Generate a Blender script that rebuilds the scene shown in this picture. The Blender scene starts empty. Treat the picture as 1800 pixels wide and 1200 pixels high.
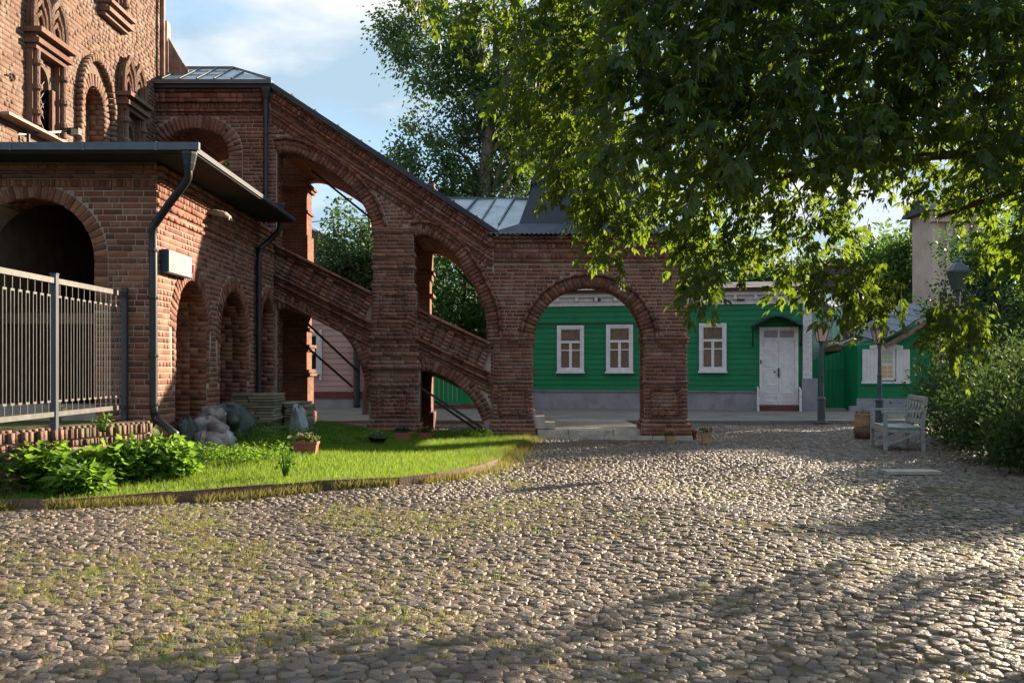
import bpy, math, random
import numpy as np
from mathutils import Vector, Matrix, noise
from mathutils.geometry import tessellate_polygon

random.seed(7)
rng = np.random.default_rng(7)
SC = bpy.context.scene
COL = SC.collection
R = math.radians
EYE = 1.45

# ------------------------------------------------------------------ camera
cam_d = bpy.data.cameras.new('camera')
cam_d.lens = 35.0
cam_d.sensor_width = 36.0
cam_d.shift_x = 15 / 1800
cam_d.shift_y = 45 / 1800
cam_d.clip_start = 0.05
cam_d.clip_end = 2000
cam = bpy.data.objects.new('camera', cam_d)
COL.objects.link(cam)
cam.location = (0, 0, EYE)
cam.rotation_euler = (R(90), 0, 0)
SC.camera = cam

# ------------------------------------------------------------------ light
SUN_AZ, SUN_EL = 50.2, 17.1
W = bpy.data.worlds.new('World')
SC.world = W
W.use_nodes = True
wn, wl = W.node_tree.nodes, W.node_tree.links
bgn = wn['Background']
bgn.inputs[1].default_value = 0.05
sky = wn.new('ShaderNodeTexSky')
sky.sky_type = 'NISHITA'
sky.sun_disc = False
sky.sun_elevation = R(SUN_EL)
sky.sun_rotation = R(SUN_AZ)
sky.dust_density = 0.6
tc = wn.new('ShaderNodeTexCoord')
# cloud deck: project the view direction on a high flat layer
sx = wn.new('ShaderNodeSeparateXYZ'); wl.new(tc.outputs['Generated'], sx.inputs[0])
zz = wn.new('ShaderNodeMath'); zz.operation = 'MAXIMUM'; wl.new(sx.outputs[2], zz.inputs[0]); zz.inputs[1].default_value = 0.0
za = wn.new('ShaderNodeMath'); za.operation = 'ADD'; wl.new(zz.outputs[0], za.inputs[0]); za.inputs[1].default_value = 0.28
vd = wn.new('ShaderNodeVectorMath'); vd.operation = 'DIVIDE'
cb = wn.new('ShaderNodeCombineXYZ')
for k in range(3): wl.new(za.outputs[0], cb.inputs[k])
wl.new(tc.outputs['Generated'], vd.inputs[0]); wl.new(cb.outputs[0], vd.inputs[1])
mp = wn.new('ShaderNodeMapping'); wl.new(vd.outputs[0], mp.inputs[0])
mp.inputs['Location'].default_value = (1.9, 0.35, 0.0)
mp.inputs['Scale'].default_value = (1.0, 1.25, 0.0)
n1 = wn.new('ShaderNodeTexNoise'); wl.new(mp.outputs[0], n1.inputs['Vector'])
n1.inputs['Scale'].default_value = 1.9; n1.inputs['Detail'].default_value = 8; n1.inputs['Roughness'].default_value = 0.52
n1.inputs['Distortion'].default_value = 0.25
r1 = wn.new('ShaderNodeValToRGB'); wl.new(n1.outputs['Fac'], r1.inputs[0])
r1.color_ramp.elements[0].position = 0.43; r1.color_ramp.elements[1].position = 0.565
n2 = wn.new('ShaderNodeTexNoise'); wl.new(mp.outputs[0], n2.inputs['Vector'])
n2.inputs['Scale'].default_value = 2.6; n2.inputs['Detail'].default_value = 6
r2 = wn.new('ShaderNodeValToRGB'); wl.new(n2.outputs['Fac'], r2.inputs[0])
r2.color_ramp.elements[0].position = 0.41; r2.color_ramp.elements[0].color = (2.8, 3.8, 4.7, 1)
r2.color_ramp.elements[1].position = 0.62; r2.color_ramp.elements[1].color = (6.3, 6.3, 6.35, 1)
# thin veil makes the blue pale
veil = wn.new('ShaderNodeMixRGB'); veil.inputs[0].default_value = 0.6
gn = wn.new('ShaderNodeMixRGB'); gn.blend_type = 'DARKEN'; gn.inputs[0].default_value = 1.0
wl.new(sky.outputs[0], gn.inputs[1]); gn.inputs[2].default_value = (7.5, 6.7, 5.9, 1)
wl.new(gn.outputs[0], veil.inputs[1]); veil.inputs[2].default_value = (3.0, 4.7, 6.4, 1)
mx = wn.new('ShaderNodeMixRGB')
wl.new(r1.outputs[0], mx.inputs[0]); wl.new(veil.outputs[0], mx.inputs[1]); wl.new(r2.outputs[0], mx.inputs[2])
wl.new(mx.outputs[0], bgn.inputs[0])

sun_d = bpy.data.lights.new('sun', 'SUN')
sun_d.energy = 5.0
sun_d.angle = R(0.7)
sun_d.color = (1.0, 0.82, 0.60)
sun = bpy.data.objects.new('sun', sun_d)
COL.objects.link(sun)
sd = Vector((math.sin(R(SUN_AZ)) * math.cos(R(SUN_EL)), math.cos(R(SUN_AZ)) * math.cos(R(SUN_EL)), math.sin(R(SUN_EL))))
sun.rotation_euler = sd.to_track_quat('Z', 'Y').to_euler()
SC.view_settings.view_transform = 'Standard'
SC.view_settings.look = 'None'
SC.view_settings.gamma = 1
SC.view_settings.use_curve_mapping = False
SC.view_settings.exposure = 1.88
SC.render.engine = 'CYCLES'
SC.cycles.max_bounces = 6
SC.cycles.transparent_max_bounces = 6
SC.cycles.use_denoising = True
SC.cycles.caustics_reflective = False
SC.cycles.caustics_refractive = False

# ------------------------------------------------------------------ helpers
def P(px, py, d):
    """real place of a point seen at (px, py) of the photograph at distance d"""
    return Vector(((px - 885) * d / 1750, d, EYE - (py - 645) * d / 1750))

def mat(name, cols, scale=3.0, rough=0.85, bump=0.0, bscale=40.0, island=0.0, spec=0.3, metal=0.0,
        trans=None, stretch=(1, 1, 1), detail=5, dirt=None, dirt_scale=1.2, dirt_lo=0.55, dirt_hi=0.68, coord='pos'):
    """cols: list of (pos, rgb) for a noise ramp; island: share of the ramp driven by a random value of each piece"""
    m = bpy.data.materials.new(name); m.use_nodes = True
    N, L = m.node_tree.nodes, m.node_tree.links
    bs = N['Principled BSDF']
    geo = N.new('ShaderNodeNewGeometry')
    src = geo.outputs['Position']
    if coord == 'obj':
        t = N.new('ShaderNodeTexCoord'); src = t.outputs['Object']
    mp = N.new('ShaderNodeMapping'); L.new(src, mp.inputs[0]); mp.inputs['Scale'].default_value = stretch
    nz = N.new('ShaderNodeTexNoise'); L.new(mp.outputs[0], nz.inputs['Vector'])
    nz.inputs['Scale'].default_value = scale; nz.inputs['Detail'].default_value = detail
    val = nz.outputs['Fac']
    if island > 0:
        oi = N.new('ShaderNodeObjectInfo')
        ad = N.new('ShaderNodeMath'); ad.operation = 'ADD'
        L.new(geo.outputs['Random Per Island'], ad.inputs[0]); L.new(oi.outputs['Random'], ad.inputs[1])
        fr = N.new('ShaderNodeMath'); fr.operation = 'FRACT'; L.new(ad.outputs[0], fr.inputs[0])
        mr = N.new('ShaderNodeMix'); mr.data_type = 'FLOAT'; mr.inputs[0].default_value = island
        L.new(nz.outputs['Fac'], mr.inputs[2]); L.new(fr.outputs[0], mr.inputs[3])
        val = mr.outputs[0]
    rp = N.new('ShaderNodeValToRGB'); L.new(val, rp.inputs[0])
    cr = rp.color_ramp
    while len(cr.elements) < len(cols): cr.elements.new(0.5)
    for e, (p, c) in zip(cr.elements, cols):
        e.position = p; e.color = (*c, 1)
    out = rp.outputs[0]
    if dirt is not None:
        nd = N.new('ShaderNodeTexNoise'); L.new(geo.outputs['Position'], nd.inputs['Vector'])
        nd.inputs['Scale'].default_value = dirt_scale; nd.inputs['Detail'].default_value = 8; nd.inputs['Roughness'].default_value = 0.65
        rd = N.new('ShaderNodeMapRange'); L.new(nd.outputs['Fac'], rd.inputs[0])
        rd.inputs[1].default_value = dirt_lo; rd.inputs[2].default_value = dirt_hi; rd.inputs[4].default_value = 0.75
        md = N.new('ShaderNodeMixRGB'); L.new(rd.outputs[0], md.inputs[0]); L.new(out, md.inputs[1])
        md.inputs[2].default_value = (*dirt, 1)
        out = md.outputs[0]
    L.new(out, bs.inputs['Base Color'])
    bs.inputs['Roughness'].default_value = rough
    bs.inputs['Specular IOR Level'].default_value = spec
    bs.inputs['Metallic'].default_value = metal
    if bump > 0:
        bz = N.new('ShaderNodeTexNoise'); L.new(mp.outputs[0], bz.inputs['Vector'])
        bz.inputs['Scale'].default_value = bscale; bz.inputs['Detail'].default_value = 6
        bp = N.new('ShaderNodeBump'); bp.inputs['Strength'].default_value = bump; bp.inputs['Distance'].default_value = 0.02
        L.new(bz.outputs['Fac'], bp.inputs['Height']); L.new(bp.outputs[0], bs.inputs['Normal'])
    if trans is not None:
        tr = N.new('ShaderNodeBsdfTranslucent')
        if isinstance(trans, tuple):
            mxc = N.new('ShaderNodeMixRGB'); mxc.blend_type = 'MIX'; mxc.inputs[0].default_value = 0.7
            L.new(out, mxc.inputs[1]); mxc.inputs[2].default_value = (*trans, 1)
            L.new(mxc.outputs[0], tr.inputs[0])
        ms = N.new('ShaderNodeMixShader'); ms.inputs[0].default_value = 0.48
        L.new(bs.outputs[0], ms.inputs[1]); L.new(tr.outputs[0], ms.inputs[2])
        L.new(ms.outputs[0], N['Material Output'].inputs[0])
    return m

def plain(name, c, rough=0.6, metal=0.0, var=0.12, scale=4.0, bump=0.0, island=0.0, spec=0.4, bscale=40.0, stretch=(1, 1, 1)):
    lo = tuple(x * (1 - var) for x in c); hi = tuple(min(1, x * (1 + var)) for x in c)
    return mat(name, [(0.3, lo), (0.7, hi)], scale=scale, rough=rough, metal=metal, bump=bump, island=island, spec=spec, bscale=bscale, stretch=stretch)

def put(o, parent=None, local=False):
    COL.objects.link(o)
    if parent is not None:
        o.parent = parent
        if not local:
            o.matrix_parent_inverse = base_of(parent).inverted()
    return o

def base_of(o):
    m = o.matrix_basis.copy()
    if o.parent is not None:
        m = base_of(o.parent) @ o.matrix_parent_inverse @ m
    return m

def tag(o, label=None, cat=None, group=None, kind=None):
    if label: o['label'] = label
    if cat: o['category'] = cat
    if group: o['group'] = group
    if kind: o['kind'] = kind
    return o

def thing(name, label, cat, loc=(0, 0, 0), rz=0.0, group=None):
    o = bpy.data.objects.new(name, None)
    o.empty_display_size = 0.2
    o.location = loc; o.rotation_euler = (0, 0, rz)
    COL.objects.link(o)
    return tag(o, label, cat, group)

def np_mesh(name, verts, faces, m=None, smooth=False):
    """verts (n,3); faces: one (k,f) array or a list of such arrays with different f"""
    me = bpy.data.meshes.new(name)
    verts = np.asarray(verts, dtype=np.float32)
    if isinstance(faces, np.ndarray): faces = [faces]
    faces = [f for f in faces if len(f)]
    me.vertices.add(len(verts)); me.vertices.foreach_set('co', verts.ravel())
    tot = np.concatenate([np.full(len(f), f.shape[1]) for f in faces])
    idx = np.concatenate([f.ravel() for f in faces])
    me.loops.add(len(idx)); me.loops.foreach_set('vertex_index', idx.astype(np.int32))
    me.polygons.add(len(tot))
    st = np.concatenate([[0], np.cumsum(tot)[:-1]])
    me.polygons.foreach_set('loop_start', st.astype(np.int32))
    me.polygons.foreach_set('loop_total', tot.astype(np.int32))
    if smooth: me.polygons.foreach_set('use_smooth', np.ones(len(tot), dtype=bool))
    me.update(calc_edges=True)
    if m is not None: me.materials.append(m)
    return me

class MB:
    def __init__(s): s.v = []; s.f = []
    def add(s, vs, fs, M=None):
        n = len(s.v)
        if M is not None: vs = [M @ Vector(v) for v in vs]
        s.v += [tuple(v) for v in vs]; s.f += [tuple(i + n for i in f) for f in fs]
        return s
    def box(s, x0, x1, y0, y1, z0, z1, M=None):
        return s.add([(x0, y0, z0), (x1, y0, z0), (x1, y1, z0), (x0, y1, z0), (x0, y0, z1), (x1, y0, z1), (x1, y1, z1), (x0, y1, z1)],
                     [(0, 3, 2, 1), (4, 5, 6, 7), (0, 1, 5, 4), (1, 2, 6, 5), (2, 3, 7, 6), (3, 0, 4, 7)], M)
    def bar(s, a, b, w, h=None):
        """square bar from a to b"""
        a = Vector(a); b = Vector(b); h = h or w
        d = b - a; L = d.length
        if L < 1e-6: return s
        M = Matrix.Translation(a) @ d.to_track_quat('Z', 'Y').to_matrix().to_4x4()
        return s.box(-w / 2, w / 2, -h / 2, h / 2, 0, L, M)
    def tube(s, pts, rad, n=8, caps=True):
        pts = [Vector(p) for p in pts]
        if not hasattr(rad, '__len__'): rad = [rad] * len(pts)
        base = len(s.v); ref = None
        for i, p in enumerate(pts):
            t = (pts[min(i + 1, len(pts) - 1)] - pts[max(i - 1, 0)])
            if t.length < 1e-9: t = Vector((0, 0, 1))
            t.normalize()
            if ref is None:
                ref = Vector((1, 0, 0)) if abs(t.x) < 0.8 else Vector((0, 1, 0))
            a = (ref - t * ref.dot(t)).normalized(); ref = a
            b = t.cross(a)
            for k in range(n):
                an = 2 * math.pi * k / n
                s.v.append(tuple(p + (a * math.cos(an) + b * math.sin(an)) * rad[i]))
        for i in range(len(pts) - 1):
            for k in range(n):
                k2 = (k + 1) % n
                s.f.append((base + i * n + k, base + i * n + k2, base + (i + 1) * n + k2, base + (i + 1) * n + k))
        if caps:
            s.f.append(tuple(base + k for k in reversed(range(n))))
            s.f.append(tuple(base + (len(pts) - 1) * n + k for k in range(n)))
        return s
    def lathe(s, c, prof, n=16):
        """prof: (r, z) pairs from bottom to top"""
        c = Vector(c)
        return s.tube([c + Vector((0, 0, z)) for r, z in prof], [max(r, 0.0005) for r, z in prof], n) if False else s._lathe(c, prof, n)
    def _lathe(s, c, prof, n):
        base = len(s.v)
        for r, z in prof:
            for k in range(n):
                a = 2 * math.pi * (k + 0.5) / n
                s.v.append((c.x + r * math.cos(a), c.y + r * math.sin(a), c.z + z))
        for i in range(len(prof) - 1):
            for k in range(n):
                k2 = (k + 1) % n
                s.f.append((base + i * n + k, base + i * n + k2, base + (i + 1) * n + k2, base + (i + 1) * n + k))
        s.f.append(tuple(base + k for k in reversed(range(n))))
        s.f.append(tuple(base + (len(prof) - 1) * n + k for k in range(n)))
        return s
    def mesh(s, name, m, smooth=False):
        me = bpy.data.meshes.new(name)
        me.from_pydata(s.v, [], s.f)
        if smooth: me.polygons.foreach_set('use_smooth', [True] * len(me.polygons))
        if m is not None: me.materials.append(m)
        me.update()
        return me
    def build(s, name, m, parent=None, local=False, smooth=False, origin=None):
        if origin is not None:
            o3 = Vector(origin); s.v = [tuple(Vector(v) - o3) for v in s.v]
        o = bpy.data.objects.new(name, s.mesh(name, m, smooth))
        if origin is not None: o.location = origin
        return put(o, parent, local)

def plate_mb(loops, M, t, mb=None):
    """flat plate with holes: loops[0] outline, others holes, in (u, v); w from 0 back to -t"""
    mb = mb or MB()
    flat = [p for lp in loops for p in lp]
    tris = tessellate_polygon([[Vector((p[0], p[1], 0)) for p in lp] for lp in loops])
    n = len(flat)
    vs = [(p[0], p[1], 0) for p in flat] + [(p[0], p[1], -t) for p in flat]
    fs = []
    for a, b, c in tris:
        A, B, C = flat[a], flat[b], flat[c]
        ccw = (B[0] - A[0]) * (C[1] - A[1]) - (B[1] - A[1]) * (C[0] - A[0]) > 0
        if not ccw: b, c = c, b
        fs.append((a, b, c)); fs.append((a + n, c + n, b + n))
    k = 0
    for li, lp in enumerate(loops):
        ar = sum(lp[i][0] * lp[(i + 1) % len(lp)][1] - lp[(i + 1) % len(lp)][0] * lp[i][1] for i in range(len(lp)))
        flip = (ar > 0) != (li == 0)
        for i in range(len(lp)):
            a, b = k + i, k + (i + 1) % len(lp)
            fs.append((a, b, b + n, a + n) if flip else (b, a, a + n, b + n))
        k += len(lp)
    return mb.add(vs, fs, M)

def frame_M(o, u, w):
    """plane frame: origin, u direction, outward normal w; v is up"""
    u = Vector(u).normalized(); w = Vector(w).normalized(); v = Vector((0, 0, 1))
    M = Matrix.Identity(4)
    for i in range(3):
        M[i][0] = u[i]; M[i][1] = v[i]; M[i][2] = w[i]; M[i][3] = o[i]
    return M

def spline(pts, n=6):
    out = []
    for i in range(len(pts) - 1):
        p0 = pts[max(i - 1, 0)]; p1 = pts[i]; p2 = pts[i + 1]; p3 = pts[min(i + 2, len(pts) - 1)]
        for k in range(n):
            t = k / n
            out.append(tuple(0.5 * ((2 * b) + (-a + c) * t + (2 * a - 5 * b + 4 * c - d) * t * t + (-a + 3 * b - 3 * c + d) * t ** 3)
                             for a, b, c, d in zip(p0, p1, p2, p3)))
    out.append(tuple(pts[-1]))
    return out

def arc(cx, cz, rx, rz, a0, a1, n=20):
    return [(cx + rx * math.cos(R(a0 + (a1 - a0) * i / n)), cz + rz * math.sin(R(a0 + (a1 - a0) * i / n))) for i in range(n + 1)]

def crossings(loop, v):
    xs = []
    for i in range(len(loop)):
        (x0, y0), (x1, y1) = loop[i], loop[(i + 1) % len(loop)]
        if (y0 > v) != (y1 > v):
            xs.append(x0 + (v - y0) * (x1 - x0) / (y1 - y0))
    return sorted(xs)

def ivs(loop, v):
    x = crossings(loop, v)
    return [(x[i], x[i + 1]) for i in range(0, len(x) - 1, 2)]

def inter(A, B):
    return [(max(a, c), min(b, d)) for a, b in A for c, d in B if min(b, d) > max(a, c)]

def minus(A, B):
    for c, d in B:
        o = []
        for a, b in A:
            if d <= a or c >= b: o.append((a, b)); continue
            if c > a: o.append((a, c))
            if d < b: o.append((d, b))
        A = o
    return A

def unit_box_M(M, u0, u1, v0, v1, w0, w1, rot=0.0):
    c = Vector(((u0 + u1) / 2, (v0 + v1) / 2, (w0 + w1) / 2))
    X = M @ Matrix.Translation(c)
    if rot: X = X @ Matrix.Rotation(rot, 4, 'Z')
    return X @ Matrix.Diagonal((u1 - u0, v1 - v0, w1 - w0, 1))

def field(rec, M, inc, exc=(), h=0.075, gap=0.012, L=0.255, proud=0.0035, ang=0.0, jit=0.002, rough=0.002, missing=0.0, v_off=0.0):
    """courses of bricks inside polygon inc and outside every polygon of exc"""
    ca, sa = math.cos(-ang), math.sin(-ang)
    rt = lambda lp: [(x * ca - y * sa, x * sa + y * ca) for x, y in lp]
    inc = rt(inc); exc = [rt(e) for e in exc]
    Mr = M @ Matrix.Rotation(ang, 4, 'Z') if ang else M
    v0 = min(p[1] for p in inc); v1 = max(p[1] for p in inc)
    k = math.floor((v0 - v_off) / h)
    row = 0
    while True:
        a = v_off + k * h; b = a + h
        if a >= v1: break
        k += 1; row += 1
        lo = a + gap * 0.5; hi = b - gap * 0.5
        if lo < v0: lo = v0
        if hi > v1: hi = v1
        if hi - lo < 0.02: continue
        I = inter(ivs(inc, lo + 1e-4), ivs(inc, hi - 1e-4))
        for e in exc:
            for vv in (lo + 1e-4, (lo + hi) / 2, hi - 1e-4):
                I = minus(I, ivs(e, vv))
        for s, t in I:
            if t - s < 0.02: continue
            u = s; first = True
            while u < t - 0.015:
                l = L if (random.random() < 0.55) else L * 0.5
                l *= random.uniform(0.95, 1.04)
                if first: l *= random.choice((0.5, 1, 0.75)); first = False
                e = min(u + l, t)
                if t - e < 0.05: e = t
                if random.random() >= missing:
                    p = proud + random.uniform(-rough, rough)
                    rec.append(unit_box_M(Mr, u + gap * 0.5, e - gap * 0.5, lo + random.uniform(0, jit), hi - random.uniform(0, jit), -0.03, max(p, 0.002), random.uniform(-0.003, 0.003)))
                u = e
    return rec

def ring(rec, M, curve, d0, d1, step=0.078, gap=0.012, proud=0.02, split=False, side=1, rough=0.006):
    """bricks set radially along a curve (voussoirs); d0..d1 = distance outward of the curve on its left (side 1)"""
    pts = [Vector(p) for p in curve]
    ln = [0.0]
    for a, b in zip(pts, pts[1:]): ln.append(ln[-1] + (b - a).length)
    n = max(1, int(ln[-1] / step)); st = ln[-1] / n
    def at(s):
        for i in range(len(pts) - 1):
            if s <= ln[i + 1] or i == len(pts) - 2:
                t = (s - ln[i]) / max(ln[i + 1] - ln[i], 1e-9)
                return pts[i].lerp(pts[i + 1], t), (pts[i + 1] - pts[i]).normalized()
    for i in range(n):
        c, t = at((i + 0.5) * st)
        c0, _ = at(max((i + 0.5) * st - 0.08, 0)); c1, _ = at(min((i + 0.5) * st + 0.08, ln[-1]))
        t = (c1 - c0).normalized()
        ang = math.atan2(t.y, t.x)
        Mr = M @ Matrix.Translation((c.x, c.y, 0)) @ Matrix.Rotation(ang, 4, 'Z')
        cuts = [(d0, d1)]
        if split and random.random() < 0.4:
            q = (d0 + d1) / 2; cuts = [(d0, q - gap / 2), (q + gap / 2, d1)]
        for a, b in cuts:
            if side < 0: a, b = -b, -a
            rec.append(unit_box_M(Mr, -st / 2 + gap / 2, st / 2 - gap / 2, a, b, -0.03, proud + random.uniform(-rough, rough), random.uniform(-0.02, 0.02)))

def hood(rec, M, curve, off, w=0.05, proud=0.05, side=1):
    ring(rec, M, curve, off, off + w, step=0.2, gap=0.006, proud=proud, side=side, rough=0.004)

def soffit(rec, M, curve, depth, side=1, w0=0.0, step=0.078, thick=0.012):
    """bricks on the reveal of an opening: curve in the wall plane, going back to depth; they stand proud into the opening"""
    pts = [Vector(p) for p in curve]
    ln = [0.0]
    for a, b in zip(pts, pts[1:]): ln.append(ln[-1] + (b - a).length)
    n = max(1, int(ln[-1] / step)); st = ln[-1] / n
    for i in range(n):
        s = (i + 0.5) * st
        j = max(k for k in range(len(ln) - 1) if ln[k] <= s)
        t = (pts[j + 1] - pts[j]).normalized(); c = pts[j] + t * (s - ln[j])
        ang = math.atan2(t.y, t.x)
        Mr = M @ Matrix.Translation((c.x, c.y, 0)) @ Matrix.Rotation(ang, 4, 'Z')
        w = -w0; first = True
        while w > -depth:
            l = random.choice((0.26, 0.26, 0.13)); e = max(w - l, -depth)
            if abs(e - w) > 0.03:
                q = thick + random.uniform(-0.004, 0.004)
                a, b = (-q, 0.02) if side > 0 else (-0.02, q)
                rec.append(unit_box_M(Mr, -st / 2 + 0.006, st / 2 - 0.006, a, b, e + 0.005, w - 0.005, random.uniform(-0.01, 0.01)))
            w = e

CUBE_V = np.array([(-.5, -.5, -.5), (.5, -.5, -.5), (.5, .5, -.5), (-.5, .5, -.5), (-.5, -.5, .5), (.5, -.5, .5), (.5, .5, .5), (-.5, .5, .5)])
CUBE_F = np.array([(0, 3, 2, 1), (4, 5, 6, 7), (0, 1, 5, 4), (1, 2, 6, 5), (2, 3, 7, 6), (3, 0, 4, 7)])

def seen_size(M, blockers=()):
    """how large a piece shows in the photograph, 0 when outside the frame"""
    c = M.translation
    if c.y < 1: return 0
    px = 885 + c.x * 1750 / c.y; py = 645 - (c.z - EYE) * 1750 / c.y
    if not (2 < px < 1798 and 2 < py < 1198): return 0
    for (x0, y0, x1, y1) in blockers:
        if x0 < px < x1 and y0 < py < y1: return 0
    return 1.0 / (c.y * c.y)

def emit(rec, parent, m, name='brick', stuff='brickwork', keep=300, blockers=(), weight=None):
    sc = [(seen_size(M, blockers) * M.to_scale()[0] * M.to_scale()[1] * (weight(M) if weight else 1), i) for i, M in enumerate(rec)]
    sc.sort(reverse=True)
    top = [i for s, i in sc[:keep] if s > 0]; ts = set(top)
    me = np_mesh(name, CUBE_V, CUBE_F, m)
    inv = base_of(parent).inverted()
    for i in top:
        o = bpy.data.objects.new(name, me)
        COL.objects.link(o); o.parent = parent
        o.matrix_parent_inverse = inv; o.matrix_basis = rec[i]
    rest = [rec[i] for i in range(len(rec)) if i not in ts]
    if rest:
        A = np.array([[list(r) for r in M] for M in rest])
        V = np.einsum('nij,kj->nki', A[:, :3, :3], CUBE_V) + A[:, None, :3, 3]
        F = (CUBE_F[None] + 8 * np.arange(len(rest))[:, None, None]).reshape(-1, 4)
        o = bpy.data.objects.new(stuff, np_mesh(stuff, V.reshape(-1, 3), F, m))
        put(o, parent); o['kind'] = 'stuff'

def leaf_arrays(pos, axis, nor, length, width, fold=0.15):
    """folded pointed leaves: 5 vertices, 4 triangles each"""
    axis = axis / np.linalg.norm(axis, axis=1, keepdims=True)
    side = np.cross(axis, nor); side /= (np.linalg.norm(side, axis=1, keepdims=True) + 1e-9)
    up = np.cross(side, axis)
    L = length[:, None]; Wd = width[:, None]
    v = np.stack([pos, pos + axis * L * 0.4 + side * Wd * 0.5, pos + axis * L * 0.45 - up * Wd * fold,
                  pos + axis * L * 0.4 - side * Wd * 0.5, pos + axis * L - up * L * 0.12], axis=1)
    n = len(pos); b = 5 * np.arange(n)[:, None]
    f = np.concatenate([b + np.array([[0, 2, 1]]), b + np.array([[1, 2, 4]]), b + np.array([[0, 3, 2]]), b + np.array([[3, 4, 2]])])
    return v.reshape(-1, 3), f

def rand_dirs(n, zb=0.0):
    d = rng.normal(size=(n, 3)); d[:, 2] += zb
    return d / np.linalg.norm(d, axis=1, keepdims=True)
# ------------------------------------------------------------------ materials
M_brick_low = mat('brick_low', [(0.0, (0.085, 0.034, 0.027)), (0.3, (0.165, 0.060, 0.040)), (0.55, (0.225, 0.085, 0.052)), (0.8, (0.27, 0.122, 0.076)), (1.0, (0.13, 0.072, 0.058))],
                  scale=6, island=0.72, bump=0.5, bscale=60, dirt=(0.36, 0.27, 0.21), dirt_scale=2.2, dirt_lo=0.60, dirt_hi=0.78)
M_brick_stair = mat('brick_stair', [(0.0, (0.075, 0.032, 0.026)), (0.35, (0.155, 0.058, 0.042)), (0.6, (0.21, 0.080, 0.054)), (0.85, (0.27, 0.125, 0.082)), (1.0, (0.11, 0.066, 0.055))],
                    scale=4, island=0.65, bump=0.6, bscale=50, dirt=(0.33, 0.26, 0.22), dirt_scale=1.9, dirt_lo=0.52, dirt_hi=0.78)
M_brick_tower = mat('brick_tower', [(0.0, (0.075, 0.036, 0.028)), (0.4, (0.140, 0.072, 0.050)), (0.7, (0.180, 0.102, 0.070)), (1.0, (0.11, 0.068, 0.055))],
                    scale=14, island=0.45, bump=1.0, bscale=30, dirt=(0.22, 0.165, 0.13), dirt_scale=1.5, dirt_lo=0.48, dirt_hi=0.66)
M_brick_old = mat('brick_old', [(0.0, (0.05, 0.035, 0.028)), (0.4, (0.13, 0.08, 0.06)), (0.75, (0.21, 0.12, 0.085)), (1.0, (0.10, 0.085, 0.05))],
                  scale=5, island=0.6, bump=0.8, bscale=30, dirt=(0.07, 0.09, 0.03), dirt_scale=3, dirt_lo=0.5, dirt_hi=0.7)
M_mortar = mat('mortar', [(0.3, (0.22, 0.175, 0.145)), (0.7, (0.40, 0.34, 0.29))], scale=3, rough=0.95, bump=0.5, bscale=60)
M_mortar_dark = mat('mortar_dark', [(0.3, (0.26, 0.175, 0.14)), (0.7, (0.44, 0.345, 0.30))], scale=2, rough=0.95, bump=0.6, bscale=50)
M_mortar_tower = mat('mortar_tower', [(0.3, (0.13, 0.088, 0.066)), (0.7, (0.20, 0.145, 0.112))], scale=4, rough=0.95, bump=0.8, bscale=25)

def brick_proc(name, c1, c2, mo, sc=1.0):
    m = bpy.data.materials.new(name); m.use_nodes = True
    N, L = m.node_tree.nodes, m.node_tree.links; bs = N['Principled BSDF']
    g = N.new('ShaderNodeNewGeometry'); s = N.new('ShaderNodeSeparateXYZ'); L.new(g.outputs['Position'], s.inputs[0])
    a = N.new('ShaderNodeMath'); a.operation = 'ADD'; L.new(s.outputs[0], a.inputs[0]); L.new(s.outputs[1], a.inputs[1])
    c = N.new('ShaderNodeCombineXYZ'); L.new(a.outputs[0], c.inputs[0]); L.new(s.outputs[2], c.inputs[1])
    b = N.new('ShaderNodeTexBrick'); L.new(c.outputs[0], b.inputs['Vector'])
    b.inputs['Color1'].default_value = (*c1, 1); b.inputs['Color2'].default_value = (*c2, 1); b.inputs['Mortar'].default_value = (*mo, 1)
    b.inputs['Scale'].default_value = sc; b.inputs['Mortar Size'].default_value = 0.006
    b.inputs['Brick Width'].default_value = 0.255; b.inputs['Row Height'].default_value = 0.075
    n = N.new('ShaderNodeTexNoise'); L.new(g.outputs['Position'], n.inputs['Vector']); n.inputs['Scale'].default_value = 3; n.inputs['Detail'].default_value = 8
    x = N.new('ShaderNodeMixRGB'); x.blend_type = 'OVERLAY'; x.inputs[0].default_value = 0.5
    L.new(b.outputs['Color'], x.inputs[1]); L.new(n.outputs['Fac'], x.inputs[2]); L.new(x.outputs[0], bs.inputs['Base Color'])
    bp = N.new('ShaderNodeBump'); bp.invert = True; bp.inputs['Strength'].default_value = 0.7; bp.inputs['Distance'].default_value = 0.02
    L.new(b.outputs['Fac'], bp.inputs['Height']); L.new(bp.outputs[0], bs.inputs['Normal'])
    bs.inputs['Roughness'].default_value = 0.9; bs.inputs['Specular IOR Level'].default_value = 0.2
    return m
M_bp_stair = brick_proc('brick_inside', (0.15, 0.062, 0.042), (0.23, 0.10, 0.062), (0.20, 0.155, 0.13))
M_bp_low = brick_proc('brick_niche', (0.24, 0.085, 0.05), (0.33, 0.13, 0.075), (0.32, 0.26, 0.22))

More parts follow.
